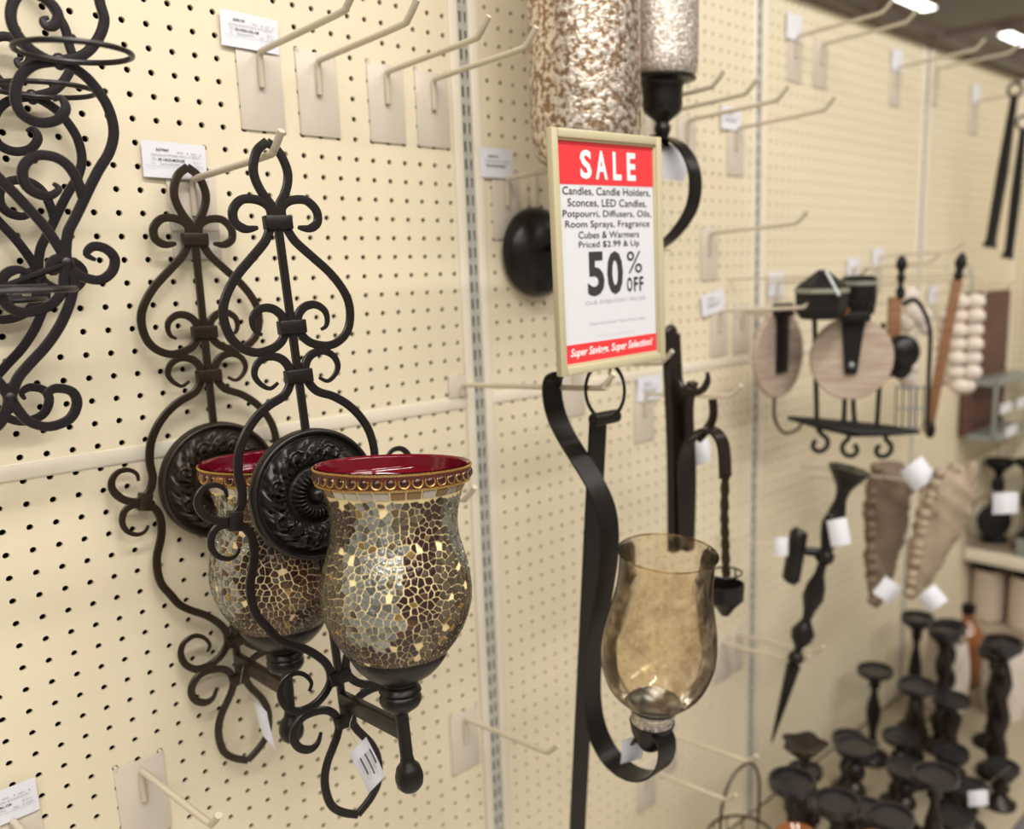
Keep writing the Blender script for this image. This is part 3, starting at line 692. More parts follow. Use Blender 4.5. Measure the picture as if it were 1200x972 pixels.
MB().bevel_box(1.6+XC-2.2, 1.6+XC, -.3, .1, -11.15, -10.85, .05).tube([(2*XC-1.91, 0, -10.16), (XC, -.2, -11.0), (1.91, 0, -10.16)], .12, 8).build('ring_bracket', iron_l, rs)
rs2 = dup(rs, (-6.5, -.7, -.45), label='far black scrolled ring sconce against the board, behind the near one')
rs.location = W(-7.08, -6.0, 0)

# ------------------------------------------------------------------ sale sign
sg = thing('sale_sign', 'framed red and white SALE sign card in front of the second pegboard bay', 'sign', (17.28, -12.0, -10.03), (0, radians(-1.3), 0))
SW, SH, FR = 3.9, 5.68, .42
f = MB()
for (x0, x1, z0, z1) in ((-SW, -SW+FR, -SH, SH), (SW-FR, SW, -SH, SH), (-SW+FR, SW-FR, SH-FR, SH), (-SW+FR, SW-FR, -SH, -SH+FR)):
    f.bevel_box(x0, x1, -.28, .12, z0, z1, .08)
ib = FR*.9
for (x0, x1, z0, z1) in ((-SW+ib, -SW+ib+.14, -SH+ib, SH-ib), (SW-ib-.14, SW-ib, -SH+ib, SH-ib), (-SW+ib, SW-ib, SH-ib-.14, SH-ib), (-SW+ib, SW-ib, -SH+ib, -SH+ib+.14)):
    f.bevel_box(x0, x1, -.14, .1, z0, z1, .03)
f.build('sign_frame', signframe, sg)
IW, IH = SW-FR-.1, SH-FR-.1
card = MB().box(-IW, IW, -.03, .05, -IH, IH).build('sign_card', signcard, sg, smooth=False)
zt = IH; H = 2*IH
MB().box(-IW, IW, -.045, -.03, zt-.188*H, zt).build('red_header', signred, card, smooth=False)
MB().box(-IW, IW, -.045, -.03, -IH, -IH+.088*H).build('red_footer', signred, card, smooth=False)
def sl(txt, u, v, wd, ht, m=inkd, bold=.0, shear=0.0):
    text_mesh(txt, 'lettering', (u-.5)*2*IW, zt-v*H, wd*2*IW, ht*H, -.06, m, card, bold=bold, shear=shear)
for ch, u in zip('SALE', (.275, .435, .60, .755)): sl(ch, u, .098, {'S': .115, 'A': .125, 'L': .09, 'E': .095}[ch], .128, white, .03)
sl('Candles, Candle Holders,', .50, .218, .93, .040, inkd, .0); sl('Sconces, LED Candles,', .50, .270, .84, .040, inkd, .0)
sl('Potpourri, Diffusers, Oils,', .50, .321, .94, .040, inkd, .0); sl('Room Sprays, Fragrance', .50, .368, .90, .040, inkd, .0)
sl('Cubes & Warmers', .50, .413, .65, .031, inkd, .0); sl('Priced $2.99 & Up', .50, .460, .65, .037, inkd, .0)
sl('5', .340, .593, .175, .205, inkd, .03); sl('0', .545, .593, .17, .205, inkd, .03)
sl('%', .765, .548, .17, .105, inkd, -.004); sl('O', .703, .655, .058, .070, inkd, .02); sl('F', .775, .655, .045, .070, inkd, .02); sl('F', .838, .655, .045, .070, inkd, .02)
sl('OUR EVERYDAY PRICES', .55, .724, .66, .018, inkl); sl('Does not include "Your Price" items', .57, .822, .62, .016, inkl)
sl('Selection varies by store', .55, .885, .42, .007, inkl)
sl('Super Savings. Super Selection!', .50, .955, .90, .050, white, .02, .25)
MB().tube([(0, .12, -SH+.3), (0, .25, -SH-.2), (0, .25, -SH-1.0)], .09, 8).bevel_box(-.35, .35, .1, .4, -SH+.1, -SH+.7, .04).build('sign_clip', signframe, sg)

# ------------------------------------------------------------------ black strap hurricane sconce
ss = thing('strap_sconce', 'tall black strap sconce with an amber glass hurricane below the sale sign', 'wall sconce', (17, -11, -19))
O = Vector((17, -11, -19))
def rel(v): return tuple(Vector(v)-O)
top = on_x(701, 492, 17.6); botp = on_x(676, 985, 17.6)
MB().ribbon([rel(top), rel(top.lerp(botp, .5)), rel(botp)], (1, 0, 0), .62, .07).build('back_bar', black, ss, smooth=False)
MB().lathe([(.34, -.9), (.36, -.6), (.36, .6), (.34, .9)], 20, rel(on_x(709, 490, 17.6)), Matrix.Rotation(pi/2, 4, 'Y')).build('rolled_end', black, ss)
rc = on_x(709, 458, 17.4); M = Euler((0, pi/2, 0)).to_matrix().to_4x4()
ringp = MB()
ringp.torus((0,0,0), 1.0, .085, 36, 8, Matrix.Rotation(radians(38), 4, 'Z') @ M @ Matrix.Diagonal((1.45, 1, 1, 1)))
ringp.v = [tuple(Vector(a)+Vector(rel(rc))) for a in ringp.v]; ringp.build('hanging_ring', black, ss)
bandpx = [(658, 436), (650, 441), (647, 452), (648, 470), (654, 492), (666, 516), (683, 543), (699, 570), (710, 597), (714, 625), (713, 660), (707, 700), (699, 745), (694, 790), (694, 825), (700, 857), (714, 885), (733, 903), (754, 910), (772, 904), (781, 887), (780, 868), (770, 856), (757, 857), (749, 868)]
MB().ribbon(smooth_path([rel(on_x(a, b_, 16.35)) for a, b_ in bandpx], 4), (1, 0, 0), .68, .055).build('scrolled_strap', black, ss, ang=.5)
# hurricane glass
gb = on_x(765, 838, 16.6); gt = on_x(783, 648, 16.6); ax = (gt-gb); Hh = ax.length; ax.normalize()
q = Vector((0, 0, 1)).rotation_difference(ax).to_matrix().to_4x4()
gp = [(.95, .0), (1.05, .25), (1.15, .5), (1.75, .95), (2.45, 1.75), (2.86, 2.9), (2.93, 3.8), (2.8, 5.0), (2.55, 6.2), (2.38, 7.2), (2.36, Hh-.4), (2.45, Hh)]
gm = MB(); gm.lathe(sm(gp, 4), 48, rel(gb), q, cap=False); gm.torus(rel(gt), 2.45, .05, 48, 8, q); gm.build('glass_hurricane', amber, ss, label='clear amber glass hurricane with mottled gold film')
gm2 = MB(); gm2.lathe([(.9, -.35), (1.12, -.3), (1.05, -.1), (1.15, .1), (1.2, .35), (1.1, .5)], 32, rel(gb), q, cap=False); gm2.build('glass_foot', mercury2, ss)
MB().lathe([(.5, -1.9), (.8, -1.5), (1.05, -.9), (1.18, -.35), (1.1, -.3)], 32, rel(gb), q).lathe([(1.35, .55), (1.4, .6), (1.4, .8), (1.3, .85)], 32, rel(gb), q).build('candle_cup', black, ss)
T0 = on_x(728, 868, 16.0); hang_tag('white tag behind the curled strap under the amber hurricane', tuple(T0), (1.2, -.5, 0), (.1, .2, -1.5))

# ------------------------------------------------------------------ dark brown lantern sconce behind
ds = thing('arched_sconce', 'dark brown board sconce with forged arch straps right of the sale sign', 'wall sconce', (27, -8, -16))
O = Vector((27, -8, -16))
def onpath(pts, X): return [tuple(on_x(a, b_, X)-O) for a, b_ in pts]
bt = onpath([(786, 392), (792, 520), (793, 645)], 27.2)
b_ = MB(); b_.ribbon(smooth_path(bt, 6), (1, 0, 0), .6, .28); b_.build('back_board', brownm, ds)
MB().sphere(bt[0], .62, 14, 8, (1, .45, 1)).build('rounded_top', brownm, ds)
b_ = MB(); b_.ribbon(smooth_path(onpath([(812, 448), (806, 480), (809, 560), (807, 645)], 27.6), 5), (1, 0, 0), .35, .2); b_.build('second_board', brownm, ds)
b_ = MB(); b_.tube(smooth_path(onpath([(795, 425), (797, 448), (808, 460), (822, 458), (829, 447), (829, 436)], 26.6), 5), [.22]*20+[.2, .18, .16, .14, .12, .1], 8); b_.build('horn_hook', brownm, ds)
b_ = MB(); b_.tube(smooth_path(onpath([(835, 468), (836, 486), (831, 500), (818, 515)], 27.4), 5), .3, 8, flat=.5, up=(1,0,0)); b_.build('side_strap', brownm, ds)
b_ = MB(); b_.ribbon(smooth_path(onpath([(803, 640), (802, 590), (801, 555), (803, 532), (811, 514), (826, 503), (840, 508), (848, 525), (850, 560)], 26.5), 5), (1, 0, 0), .5, .10); b_.build('arch_strap', brownm, ds)
b_ = MB(); b_.tube(smooth_path(onpath([(850, 555), (849, 600), (850, 640), (851, 678)], 26.5), 8), [.30+.05*sin(i*2.1) for i in range(25)], 8, flat=.4, up=(1,0,0)); b_.build('hammered_strap', iron, ds)
cc = on_x(850, 690, 26.5)-O
b_ = MB(); b_.lathe([(.25, -1.7), (.6, -1.2), (1.1, -.7), (1.15, .3), (1.05, .35), (.95, -.3)], 24, cc, cap=False); b_.torus(cc+Vector((0, 0, 1.0)), 1.0, .06, 24, 6); b_.tube([cc+Vector((1.0, 0, 1.0)), cc+Vector((1.1, 0, .2))], .06, 6).build('candle_cup', black, ds)
b_ = MB(); b_.sphere(bt[1], .08).build('screw', strip, ds)
T0 = on_y(812, 520, -7.5); hang_tag('small bluish tag inside the arch of the brown sconce', tuple(T0), (.9, -.6, .3), (.4, .1, -1.6), string_to=tuple(on_x(824, 504, 26.6)))

# ------------------------------------------------------------------ mercury glass sconces above the sign
O = Vector((21.4, -6.6, -1)); mg = thing('glass_sconce', 'tall brown mercury glass cylinder sconce directly above the sale sign', 'wall sconce', O)
R1 = 3.05; zb = on_y(680, 196, -6.6).z-O.z
b_ = MB(); b_.lathe(sm([(.9, zb-.2), (1.9, zb-.05), (2.75, zb+.5), (R1-.05, zb+1.5), (R1, zb+3), (R1, 8), (R1, 15)], 5), 56, (0,0,0), cap=False); b_.build('glass_cylinder', mercury, mg)
MB().lathe([(.4, zb-1.6), (1.2, zb-1.3), (1.9, zb-.6), (2.0, zb-.2)], 28).tube([(0, 0, zb-1.5), (0, 0, zb-3.2), (0.6, 2, zb-4.2), (1.4, 4.6, zb-4.2)], .3, 8).build('candle_cup', black, mg)
dm = on_y(636, 296, -1.0)-O
MB().lathe(sm([(2.75, 0), (2.7, .35), (2.35, .9), (1.6, 1.35), (.7, 1.55), (.02, 1.6)], 4), 40, dm+Vector((0, .6, 0)), Matrix.Rotation(pi/2, 4, 'X')).build('domed_back_plate', black, mg, ang=1.2, label='round black domed wall plate')
MB().tube([dm+Vector((.1, .4, 2.2)), dm+Vector((.1, .4, 5.0))], .12, 6).build('stem', hookm, mg)
O = Vector((27.6, -7.7, -1)); m2 = thing('glass_sconce', 'pale square-shouldered mercury glass sconce on a black curved strap right of the sign', 'wall sconce', O)
zb = -1.0+on_x(775, 92, 27.6).z*0; zb = (on_x(776, 94, 27.6)-O).z
cxy = on_x(776, 94, 27.6)-O
b_ = MB(); b_.lathe(sm([(.8, zb), (1.8, zb+.1), (2.1, zb+.6), (2.15, zb+2), (2.15, zb+6), (2.15, zb+12)], 5), 40, (0, cxy.y, 0), cap=False); b_.build('glass_cylinder', mercury2, m2)
b_ = MB(); b_.lathe(sm([(1.95, zb+.1), (2.0, zb), (1.3, zb-.25), (1.2, zb-.9), (1.15, zb-1.7), (.75, zb-2.1), (.4, zb-2.4), (.5, zb-2.8), (.32, zb-3.3), (.5, zb-3.8)], 3), 28, (0, cxy.y, 0)); b_.build('candle_cup', black, m2)
cpx = [(768, 160), (783, 162), (799, 172), (811, 192), (815, 216), (811, 242), (799, 264), (784, 281), (768, 292), (750, 302)]
b_ = MB(); b_.ribbon(smooth_path([tuple(on_x(a, c_, 27.6)-O) for a, c_ in cpx], 5), (1, 0, 0), .55, .07); b_.build('curved_strap', black, m2)
pe = on_x(750, 302, 27.6)-O
MB().lathe(sm([(2.2, 0), (2.1, .3), (1.7, .8), (.9, 1.15), (.02, 1.2)], 4), 36, (pe.x, 7.6, pe.z), Matrix.Rotation(pi/2, 4, 'X')).tube([pe, (pe.x, 6.6, pe.z)], .22, 8).build('domed_back_plate', black, m2)
T0 = on_y(776, 168, -7.0); hang_tag('bluish white swing tag behind the curved black strap', tuple(T0), (1.6, -.9, -.2), (-.4, .2, -2.0))

# ------------------------------------------------------------------ third bay, everything blurred in the photograph
YAW = radians(-50)
def hanger(t, world_pts, r=.09, m=None):
    q = t.rotation_euler.to_matrix().inverted(); o = t.location/S-Vector((0, 0, ZF))
    MB().tube([q @ (Vector(a)-o) for a in world_pts], r, 6).build('hanger', m or hookm, t)
def hang_back(t, lz, lx=0.0, r=.09):
    """a plain peg from the thing's top straight back into the board"""
    o = t.location/S-Vector((0, 0, ZF)); P = o+t.rotation_euler.to_matrix() @ Vector((lx, 0, lz)); hanger(t, [P, (P.x, .1, P.z-.2)], r)
def far_thing(name, label, cat, px, py, D, group=None, yaw=YAW):
    q = at_depth(px, py, D); t = thing(name, label, cat, q, (0, 0, yaw), group)
    k = D/F_PX
    def L(x, y, dy=0.0): return Vector(((x-px)*k, dy, -(y-py)*k))
    return t, L, k
# wood discs
t = thing('disc_sconce', 'left wood disc sconce with a black strap, seen at a slant', 'wall sconce', on_y(912, 416, -4.2), group='wood disc sconces')
MB().lathe([(3.35, -.22), (3.42, -.1), (3.42, .1), (3.35, .22)], 48, (0,0,0), Matrix.Rotation(pi/2, 4, 'X')).build('wood_disc', palewood, t)
MB().bevel_box(-.75, .75, -.5, -.2, -1.4, 3.4, .06).bevel_box(-1.1, 1.1, -.7, -.1, 3.0, 4.0, .06).build('strap', flatblack, t)
MB().tube(smooth_path([(-.6, -.1, -3.3), (-.5, -.1, -5.0), (.8, -.1, -6.3), (2.8, -.1, -6.4), (4.1, -.1, -5.6)], 5), .13, 6).build('wire_loop', iron, t)
t, L, k = far_thing('disc_sconce', 'right wood disc sconce with a wide black tapered strap, facing the aisle', 'wall sconce', 998, 420, 71, 'wood disc sconces')
MB().lathe([(3.15, -.25), (3.22, -.12), (3.22, .12), (3.15, .25)], 48, (0,0,0), Matrix.Rotation(pi/2, 4, 'X')).build('wood_disc', palewood, t)
b_ = MB(); a0, a1, a2, a3 = L(984, 374, -.3), L(1011, 374, -.3), L(1003, 438, -.3), L(989, 438, -.3)
b_.add([a0, a1, a2, a3]+[v+Vector((0, -.25, 0)) for v in (a0, a1, a2, a3)], [(0,1,2,3), (7,6,5,4), (0,4,5,1), (1,5,6,2), (2,6,7,3), (3,7,4,0)]); b_.build('strap', flatblack, t, smooth=False)
MB().bevel_box(-1.1, 1.1, -1.2, 0, 2.9, 3.6, .08).build('bracket', flatblack, t); MB().sphere(L(996, 427, -.65), .25, 8, 6).build('bolt', greym, t)
# black faceted lantern and round tin
t, L, k = far_thing('lantern', 'black faceted metal lantern with grey-green bands above the wood discs', 'lantern', 963, 350, 68)
MB().lathe([(.3, 2.1), (1.9, .9), (1.95, .6), (1.9, -.9), (1.5, -1.5)], 6).build('lantern_body', flatblack, t, smooth=False)
MB().lathe([(1.98, .75), (2.05, .7), (2.05, .45), (1.98, .4)], 6).lathe([(1.7, -1.15), (1.76, -1.1), (1.76, -.9), (1.7, -.85)], 6).build('band', greentrim, t, smooth=False)
MB().tube([L(964, 318, -.9), L(977, 346, -1.9)], .14, 6).build('handle', greym, t)
t, L, k = far_thing('candle_tin', 'round black candle tin hanging right of the faceted lantern', 'candle holder', 1006, 352, 72)
MB().lathe([(1.1, 1.9), (1.35, 1.7), (1.4, .2), (1.25, -1.0), (.8, -1.3)], 24).build('tin_body', flatblack, t)
MB().torus((0, -1.2, -.3), .55, .16, 20, 6, Matrix.Rotation(pi/2, 4, 'X')).build('ring_pull', black, t)
MB().lathe([(1.38, 1.5), (1.46, 1.45), (1.46, 1.2), (1.38, 1.15)], 24).build('band', greentrim, t)
t, L, k = far_thing('copper_bowl', 'small copper coloured piece over the right wood disc', 'decoration', 984, 366, 69.4)
MB().lathe([(.2, -.35), (.6, -.2), (.8, .2), (.75, .25), (.1, .1)], 16).build('bowl', copper, t)
# scrollwork wall shelf
t, L, k = far_thing('scroll_shelf', 'black iron wall shelf with an oval tray and scrolls below the wood discs', 'shelf', 1000, 500, 73)
b_ = MB(); b_.tube([L(924, 489), L(960, 496), L(1000, 503), L(1040, 505), L(1076, 507)], [.15, .42, .6, .42, .15], 10, flat=3.0, up=(0, 1, 0)); b_.v = [(v[0], v[1], v[2]) for v in b_.v]; b_.build('tray', flatblack, t)
b_ = MB()
for pts in ([(952, 375), (955, 440), (958, 500)], [(1030, 380), (1028, 470), (1027, 505)], [(986, 375), (989, 470), (988, 505)], [(1000, 375), (999, 470), (1003, 500)], [(957, 372), (975, 360), (998, 364)]): b_.tube(smooth_path([L(*a) for a in pts], 4), .2, 6)
b_.build('frame', flatblack, t)
for cx, cy, sgn in ((960, 521, 1), (999, 527, -1), (1034, 528, 1)):
    b_ = MB(); b_.tube([L(cx-sgn*2, 502), L(cx+sgn*3, 508)]+[L(cx+sgn*(13-.7*j)*cos(j*.45-1.2), cy+(12-.55*j)*sin(j*.45-1.2)) for j in range(13)], .2, 6); b_.build('scroll', flatblack, t)
# arched sconce with turned finial
t, L, k = far_thing('arched_sconce', 'black arched wire sconce with a wood back and round dome right of the discs', 'wall sconce', 1060, 420, 78)
MB().lathe([(.12, 8.6), (.42, 8.2), (.5, 7.7), (.22, 7.2), (.4, 6.8), (.18, 6.2), (.42, 5.6), (.3, 5.0)], 14, L(1052, 420)).build('finial', flatblack, t)
MB().bevel_box(-.55, .55, -.2, .2, -1.6, 5.2, .08, Matrix.Translation(L(1046, 420))).build('wood_back', slatwood, t)
b_ = MB(); b_.tube(smooth_path([L(*a) for a in ((1055, 358), (1068, 352), (1080, 366), (1088, 390), (1089, 440), (1090, 500))], 4), .2, 6); b_.build('arch', flatblack, t)
b_ = MB(); b_.lathe(sm([(1.5, 0), (1.45, .4), (1.1, .9), (.4, 1.15), (.02, 1.2)], 3), 24, L(1055, 412, -.4), Matrix.Rotation(pi/2, 4, 'X')); b_.sphere(L(1055, 428, -.3), 1.0, 14, 8, (1, .6, 1.2)); b_.build('dome', black, t)
for kx in range(5):
    b_ = MB(); b_.tube([L(1052+kx*8, 452), L(1053+kx*8, 505)], .07, 5); b_.build('cage_wire', iron, t)
for yy in (455, 480, 503):
    b_ = MB(); b_.tube([L(1052, yy), L(1088, yy)], .1, 5); b_.build('cage_wire', greym, t)
t, L, k = far_thing('cream_figure', 'cream ceramic cluster hanging inside the wire arch', 'decoration', 1070, 372, 80)
for i, (x, y, r) in enumerate([(1066, 350, 1.0), (1070, 366, 1.15), (1062, 378, 1.0), (1080, 372, 1.0), (1086, 384, .8), (1070, 432, .9), (1068, 446, 1.0)]):
    MB().sphere(L(x, y), r*.85, 12, 8, (1, .8, 1.1)).build('bead', cream, t)
# wooden slat with dark finial
t, L, k = far_thing('wood_slat_hook', 'long warm brown wooden slat with a black turned top', 'wall hook', 1106, 410, 82)
M = Matrix.Rotation(-atan2(26, 190), 4, 'Y')
M = Matrix.Rotation(atan2(27, 190), 4, 'Y')
MB().bevel_box(-.42, .42, -.2, .2, -7.6, 6.2, .06, M).build('slat', slatwood, t)
MB().lathe([(.15, 6.0), (.45, 6.5), (.3, 7.0), (.55, 7.6), (.4, 8.2), (.1, 8.6)], 12, (0,0,0), M).build('finial', flatblack, t)
MB().sphere(L(1095, 505, 0), .7, 10, 6, (.7, .7, 1.2)).build('foot', flatblack, t)
# bead bundles
for (cx, cy, D, nrow, rad, lab) in [(1131, 412, 86, 7, 1.0, 'larger bundle of cream wooden beads hanging beside the dark shelf box'), (1112, 415, 91, 7, .8, 'narrower bundle of cream wooden beads right behind the brown slat')]:
    t, L, k = far_thing('bead_garland', lab, 'decoration', cx, cy, D, 'cream wooden bead bundles')
    bm_ = None
    for r in range(nrow):
        for c in range(2):
            x = (c-.5)*rad*1.5*(1 if r < nrow-1 else .4); z = (nrow/2-r)*rad*1.25*1.05
            if bm_ is None: o = MB().sphere((0,0,0), rad*.95, 12, 8, (1, .9, .8)).build('bead', cream, t); bm_ = o.data
            else: o = link_mesh('bead', bm_, t)
            o.location = Vector((x, .2*((r+c) % 2), z))*S
    MB().tube(smooth_path([(0, 0, nrow*rad*.65), (.3, 0, nrow*rad*.65+2.2), (-.2, 0, nrow*rad*.65+3.4)], 4), .08, 6).build('cord', greym, t)
# wood and metal shelf box on the wall
t = thing('shelf_box', 'dark brown wood panel with a galvanized wire shelf near the far corner', 'shelf', (91.5, 0, -15), group=None)
MB().bevel_box(.2, 12.2, -1.2, -.2, -17, .2, .1).build('wood_panel', panelbrown, t)
MB().bevel_box(0, 12.4, -4.6, -1.2, -10.6, -10.0, .08).bevel_box(0, 12.4, -4.6, -1.2, -17.2, -16.6, .08).build('metal_shelf', greym, t)
for sx in (0, 12):
    MB().bevel_box(sx, sx+.4, -4.6, -4.2, -17, -10, .05).build('post', greym, t)
for (sx, zz) in ((1.2, -13.2), (6.6, -13.2), (3.5, -16.3)):
    MB().box(sx, sx+3.6, -4.75, -4.65, zz-.8, zz+.4).build('label_card', paper, t, smooth=False)
for i, (px, py, r) in enumerate([(1102, 346, 2.0), (1136, 340, 2.3)]):
    t, L, k = far_thing('iron_ring', ['small wire ring left of the brown slat top', 'larger wire ring above the cream bead bundle'][i], 'ring', px, py, 86, None)
    MB().torus((0,0,0), r*.65, .1, 28, 6, Matrix.Rotation(pi/2, 4, 'X')).build('ring', hookm, t); MB().tube([(0, 0, r*.65), (0, .6, r*.65+.5)], .08, 5).build('eye', hookm, t)
# spindle sconce
t, L, k = far_thing('spindle_sconce', 'black turned spindle candle sconce with a funnel cup, tapering to a long point', 'wall sconce', 968, 648, 71)
A, B_ = L(992, 547), L(908, 893); axd = (A-B_); Ln = axd.length; axd.normalize(); q = Vector((0, 0, 1)).rotation_difference(axd).to_matrix().to_4x4()
pr_ = [(.02, 0), (.12, .6), (.3, 3), (.5, 6.0), (.58, 7.0), (.3, 7.15), (.62, 7.5), (.62, 7.9), (.3, 8.2), (.35, 8.6), (.85, 9.3), (.95, 9.9), (.55, 10.6), (.35, 11.0), (.5, 11.8), (.85, 12.8), (.75, 13.8), (.4, 14.8), (.35, 15.6), (.75, 16.0), (.75, 16.5), (.45, 16.8), (.75, 17.8), (.95, 18.8), (.7, 19.8), (.45, 20.8), (.5, 21.4), (.6, 21.8), (1.0, 22.4), (1.6, Ln-.15), (1.62, Ln), (1.4, Ln-.05)]
sc_ = Ln/23.4
MB().lathe([(r, z*sc_ if z < Ln-.3 else z) for r, z in pr_], 24, B_, q).build('spindle', black, t)
MB().tube([L(968, 648), L(944, 646)], .35, 8).build('arm', black, t)
MB().tube([L(938, 620), L(936, 624), L(928, 680), L(926, 684)], [.5, .72, .72, .5], 14).build('wall_bracket', black, t)
def far_tag(px, py, D, w_, h_, ang, label, to=None, ab=None):
    q0 = at_depth(px, py, D); rt = Vector((cos(YAW), sin(YAW), 0)); up = Vector((0, 0, 1))
    wv = (rt*cos(ang)+up*sin(ang))*w_; hv = (rt*sin(ang)-up*cos(ang))*h_
    hang_tag(label, tuple(q0-wv*.5-hv*.5), wv, hv, curl=.05, string_to=ab or tuple(q0-wv*.5-hv*.5+Vector((0, .9, 1.6))))
far_tag(983, 624, 69, 1.5, 2.1, .2, 'white swing tag on the middle of the black spindle sconce')
far_tag(915, 641, 70, 1.1, 1.5, 0, 'bluish tag behind the wall bracket of the spindle sconce')
far_tag(1076, 556, 76, 2.2, 2.2, .65, 'white diamond-turned tag at the top of the tan carved corbels')
far_tag(1040, 692, 77, 1.8, 1.8, -.6, 'greyish tag hanging at the foot between the two carved corbels')
far_tag(1093, 702, 76, 1.8, 1.8, .7, 'white diamond-turned tag under the tan carved corbel')
far_tag(1178, 590, 80, 2.2, 1.9, .05, 'white tag in front of the black pieces on the end shelf', ab=(99.6, -7.2, -37.2))
# carved corbels
def corbel(label, px0, py0, px1, py1, D, m, wid, two=False):
    t, L, k = far_thing('carved_corbel', label, 'wall decoration', (px0+px1)/2, (py0+py1)/2, D, 'carved wooden corbels')
    A, B_ = L(px0, py0), L(px1, py1); d = (A-B_); ln = d.length; q = Vector((0, 0, 1)).rotation_difference(d.normalized()).to_matrix().to_4x4()
    def mod(a, z): return 1+.12*sin(a*5+z*1.3)+.10*sin(z*4.1+a*3)+.06*sin(a*9-z*2.6)
    MB().lathe(sm([(.3, 0), (.8, ln*.1), (wid*.75, ln*.35), (wid, ln*.7), (wid*.95, ln*.9), (wid*.5, ln)], 6), 20, B_, q @ Matrix.Diagonal((1, .6, 1, 1)), mod=mod).build('carved_body', m, t)
    n = 13
    me = None
    for i in range(n):
        u = i/(n-1); P = B_+d*(.06+.9*u)+(q @ Vector((-(wid*.25+wid*.55*min(1, u*1.5)), -.55, .15*sin(i*2.3))))
        if me is None: o = MB().sphere((0,0,0), .52, 10, 7, (1, 1.1, .95)).build('carved_bead', m, t); me = o.data
        else: o = link_mesh('carved_bead', me, t)
        o.location = P*S
    if two:
        MB().tube(smooth_path([L(px0-8, py0+10), L(px0-4, py0-4), L(px0+3, py0+4)], 4), .6, 8).tube(smooth_path([L(px0+10, py0+14), L(px0+16, py0-3), L(px0+20, py0-6)], 4), .6, 8).build('volute', m, t)
    return t
corbel('pale tan carved wood corbel leaning left, in front of the end shelf', 1118, 552, 1070, 706, 77, carved, 2.0, True)
corbel('darker brown carved wood corbel hanging upright beside the spindle sconce', 1042, 540, 1030, 716, 82, carved_d, 1.9)
t = thing('rusty_ring', 'rusty iron hoop around a black disc on the end shelf', 'decoration', (96.9, -3.4, -43.18), (0, 0, YAW))
MB().torus((0,0,0), 3.6, .22, 32, 8, Matrix.Rotation(pi/2, 4, 'X')).build('hoop', carved_d, t)
MB().lathe([(2.2, 0), (2.1, .3), (.8, .5), (.02, .55)], 28, (0, .3, 0), Matrix.Rotation(pi/2, 4, 'X')).build('disc', flatblack, t)

# pegs that carry the far goods, run back into the board
for o in list(bpy.data.objects):
    if o.parent is not None or o.type != 'EMPTY': continue
    nm = o.name.split('.')[0]
    z = {'lantern': 1.6, 'candle_tin': 1.6, 'copper_bowl': 0, 'scroll_shelf': 9.0, 'arched_sconce': 6.2, 'cream_figure': 1.2, 'wood_slat_hook': 7.4, 'bead_garland': 7.2, 'iron_ring': 1.2, 'spindle_sconce': 0.2, 'carved_corbel': 4.5, 'iron_bar_hanging': .4, 'disc_sconce': 3.2}.get(nm)
    if z is not None and o.location.x > 1.2 and nm in ('scroll_shelf', 'arched_sconce'): hang_back(o, z, -2.6 if nm == 'scroll_shelf' else -.7)
    elif z is not None and nm == 'spindle_sconce': hang_back(o, z, -2.6)
    elif z is not None: hang_back(o, z)

# ------------------------------------------------------------------ candle holders
PROFS = {
 'turned': [(1.0, 0), (1.02, .03), (.85, .06), (.45, .10), (.28, .14), (.40, .18), (.24, .22), (.20, .30), (.34, .42), (.42, .52), (.36, .62), (.2, .72), (.18, .78), (.34, .82), (.30, .86), (.5, .90), (.98, .95), (1.02, .98), (1.0, 1.0), (.86, 1.0), (.84, .975), (.1, .975)],
 'ball': [(1.0, 0), (1.0, .03), (.7, .07), (.3, .1), (.5, .16), (.56, .22), (.46, .28), (.24, .33), (.5, .4), (.56, .46), (.46, .52), (.24, .57), (.46, .64), (.5, .7), (.4, .76), (.24, .8), (.4, .86), (.95, .93), (1.0, .96), (1.0, 1.0), (.86, 1.0), (.84, .975), (.1, .975)],
 'twist': [(1.0, 0), (1.0, .04), (.6, .08), (.36, .12), (.5, .16), (.5, .5), (.5, .78), (.36, .83), (.3, .86), (.6, .9), (1.0, .95), (1.03, .98), (1.0, 1.0), (.86, 1.0), (.84, .975), (.1, .975)],
 'short': [(.95, 0), (.95, .06), (.6, .14), (.35, .3), (.55, .45), (.35, .6), (.5, .75), (.95, .86), (1.02, .92), (1.0, 1.0), (.84, 1.0), (.82, .96), (.1, .96)]}
def candlestick(loc, h, r, style, label, m=None):
    t = thing('candle_holder', label, 'candle holder', loc, group='dark turned pillar candle holders')
    pr_ = [(a*r, b*h) for a, b in PROFS[style]]
    cut = [i for i, (a, b) in enumerate(PROFS[style]) if b >= .88][0]
    stem = pr_[:cut+1]; top_ = pr_[cut:]
    dense = []
    for (r0, z0), (r1, z1) in zip(stem, stem[1:]):
        nn = max(1, int((z1-z0)/.35));
        for i in range(nn): dense.append((r0+(r1-r0)*i/nn, z0+(z1-z0)*i/nn))
    dense.append(stem[-1])
    mod = (lambda a, z: 1+.20*sin(2*a+z*1.7)*(1 if .14*h < z < .8*h else 0)) if style == 'twist' else None
    MB().lathe(dense, 24, mod=mod).build('turned_stem', m or brownm, t, ang=1.0)
    MB().lathe(top_, 32).build('pillar_plate', m or platem2, t, label='shallow dished candle plate')
    return t
bz = -61.0
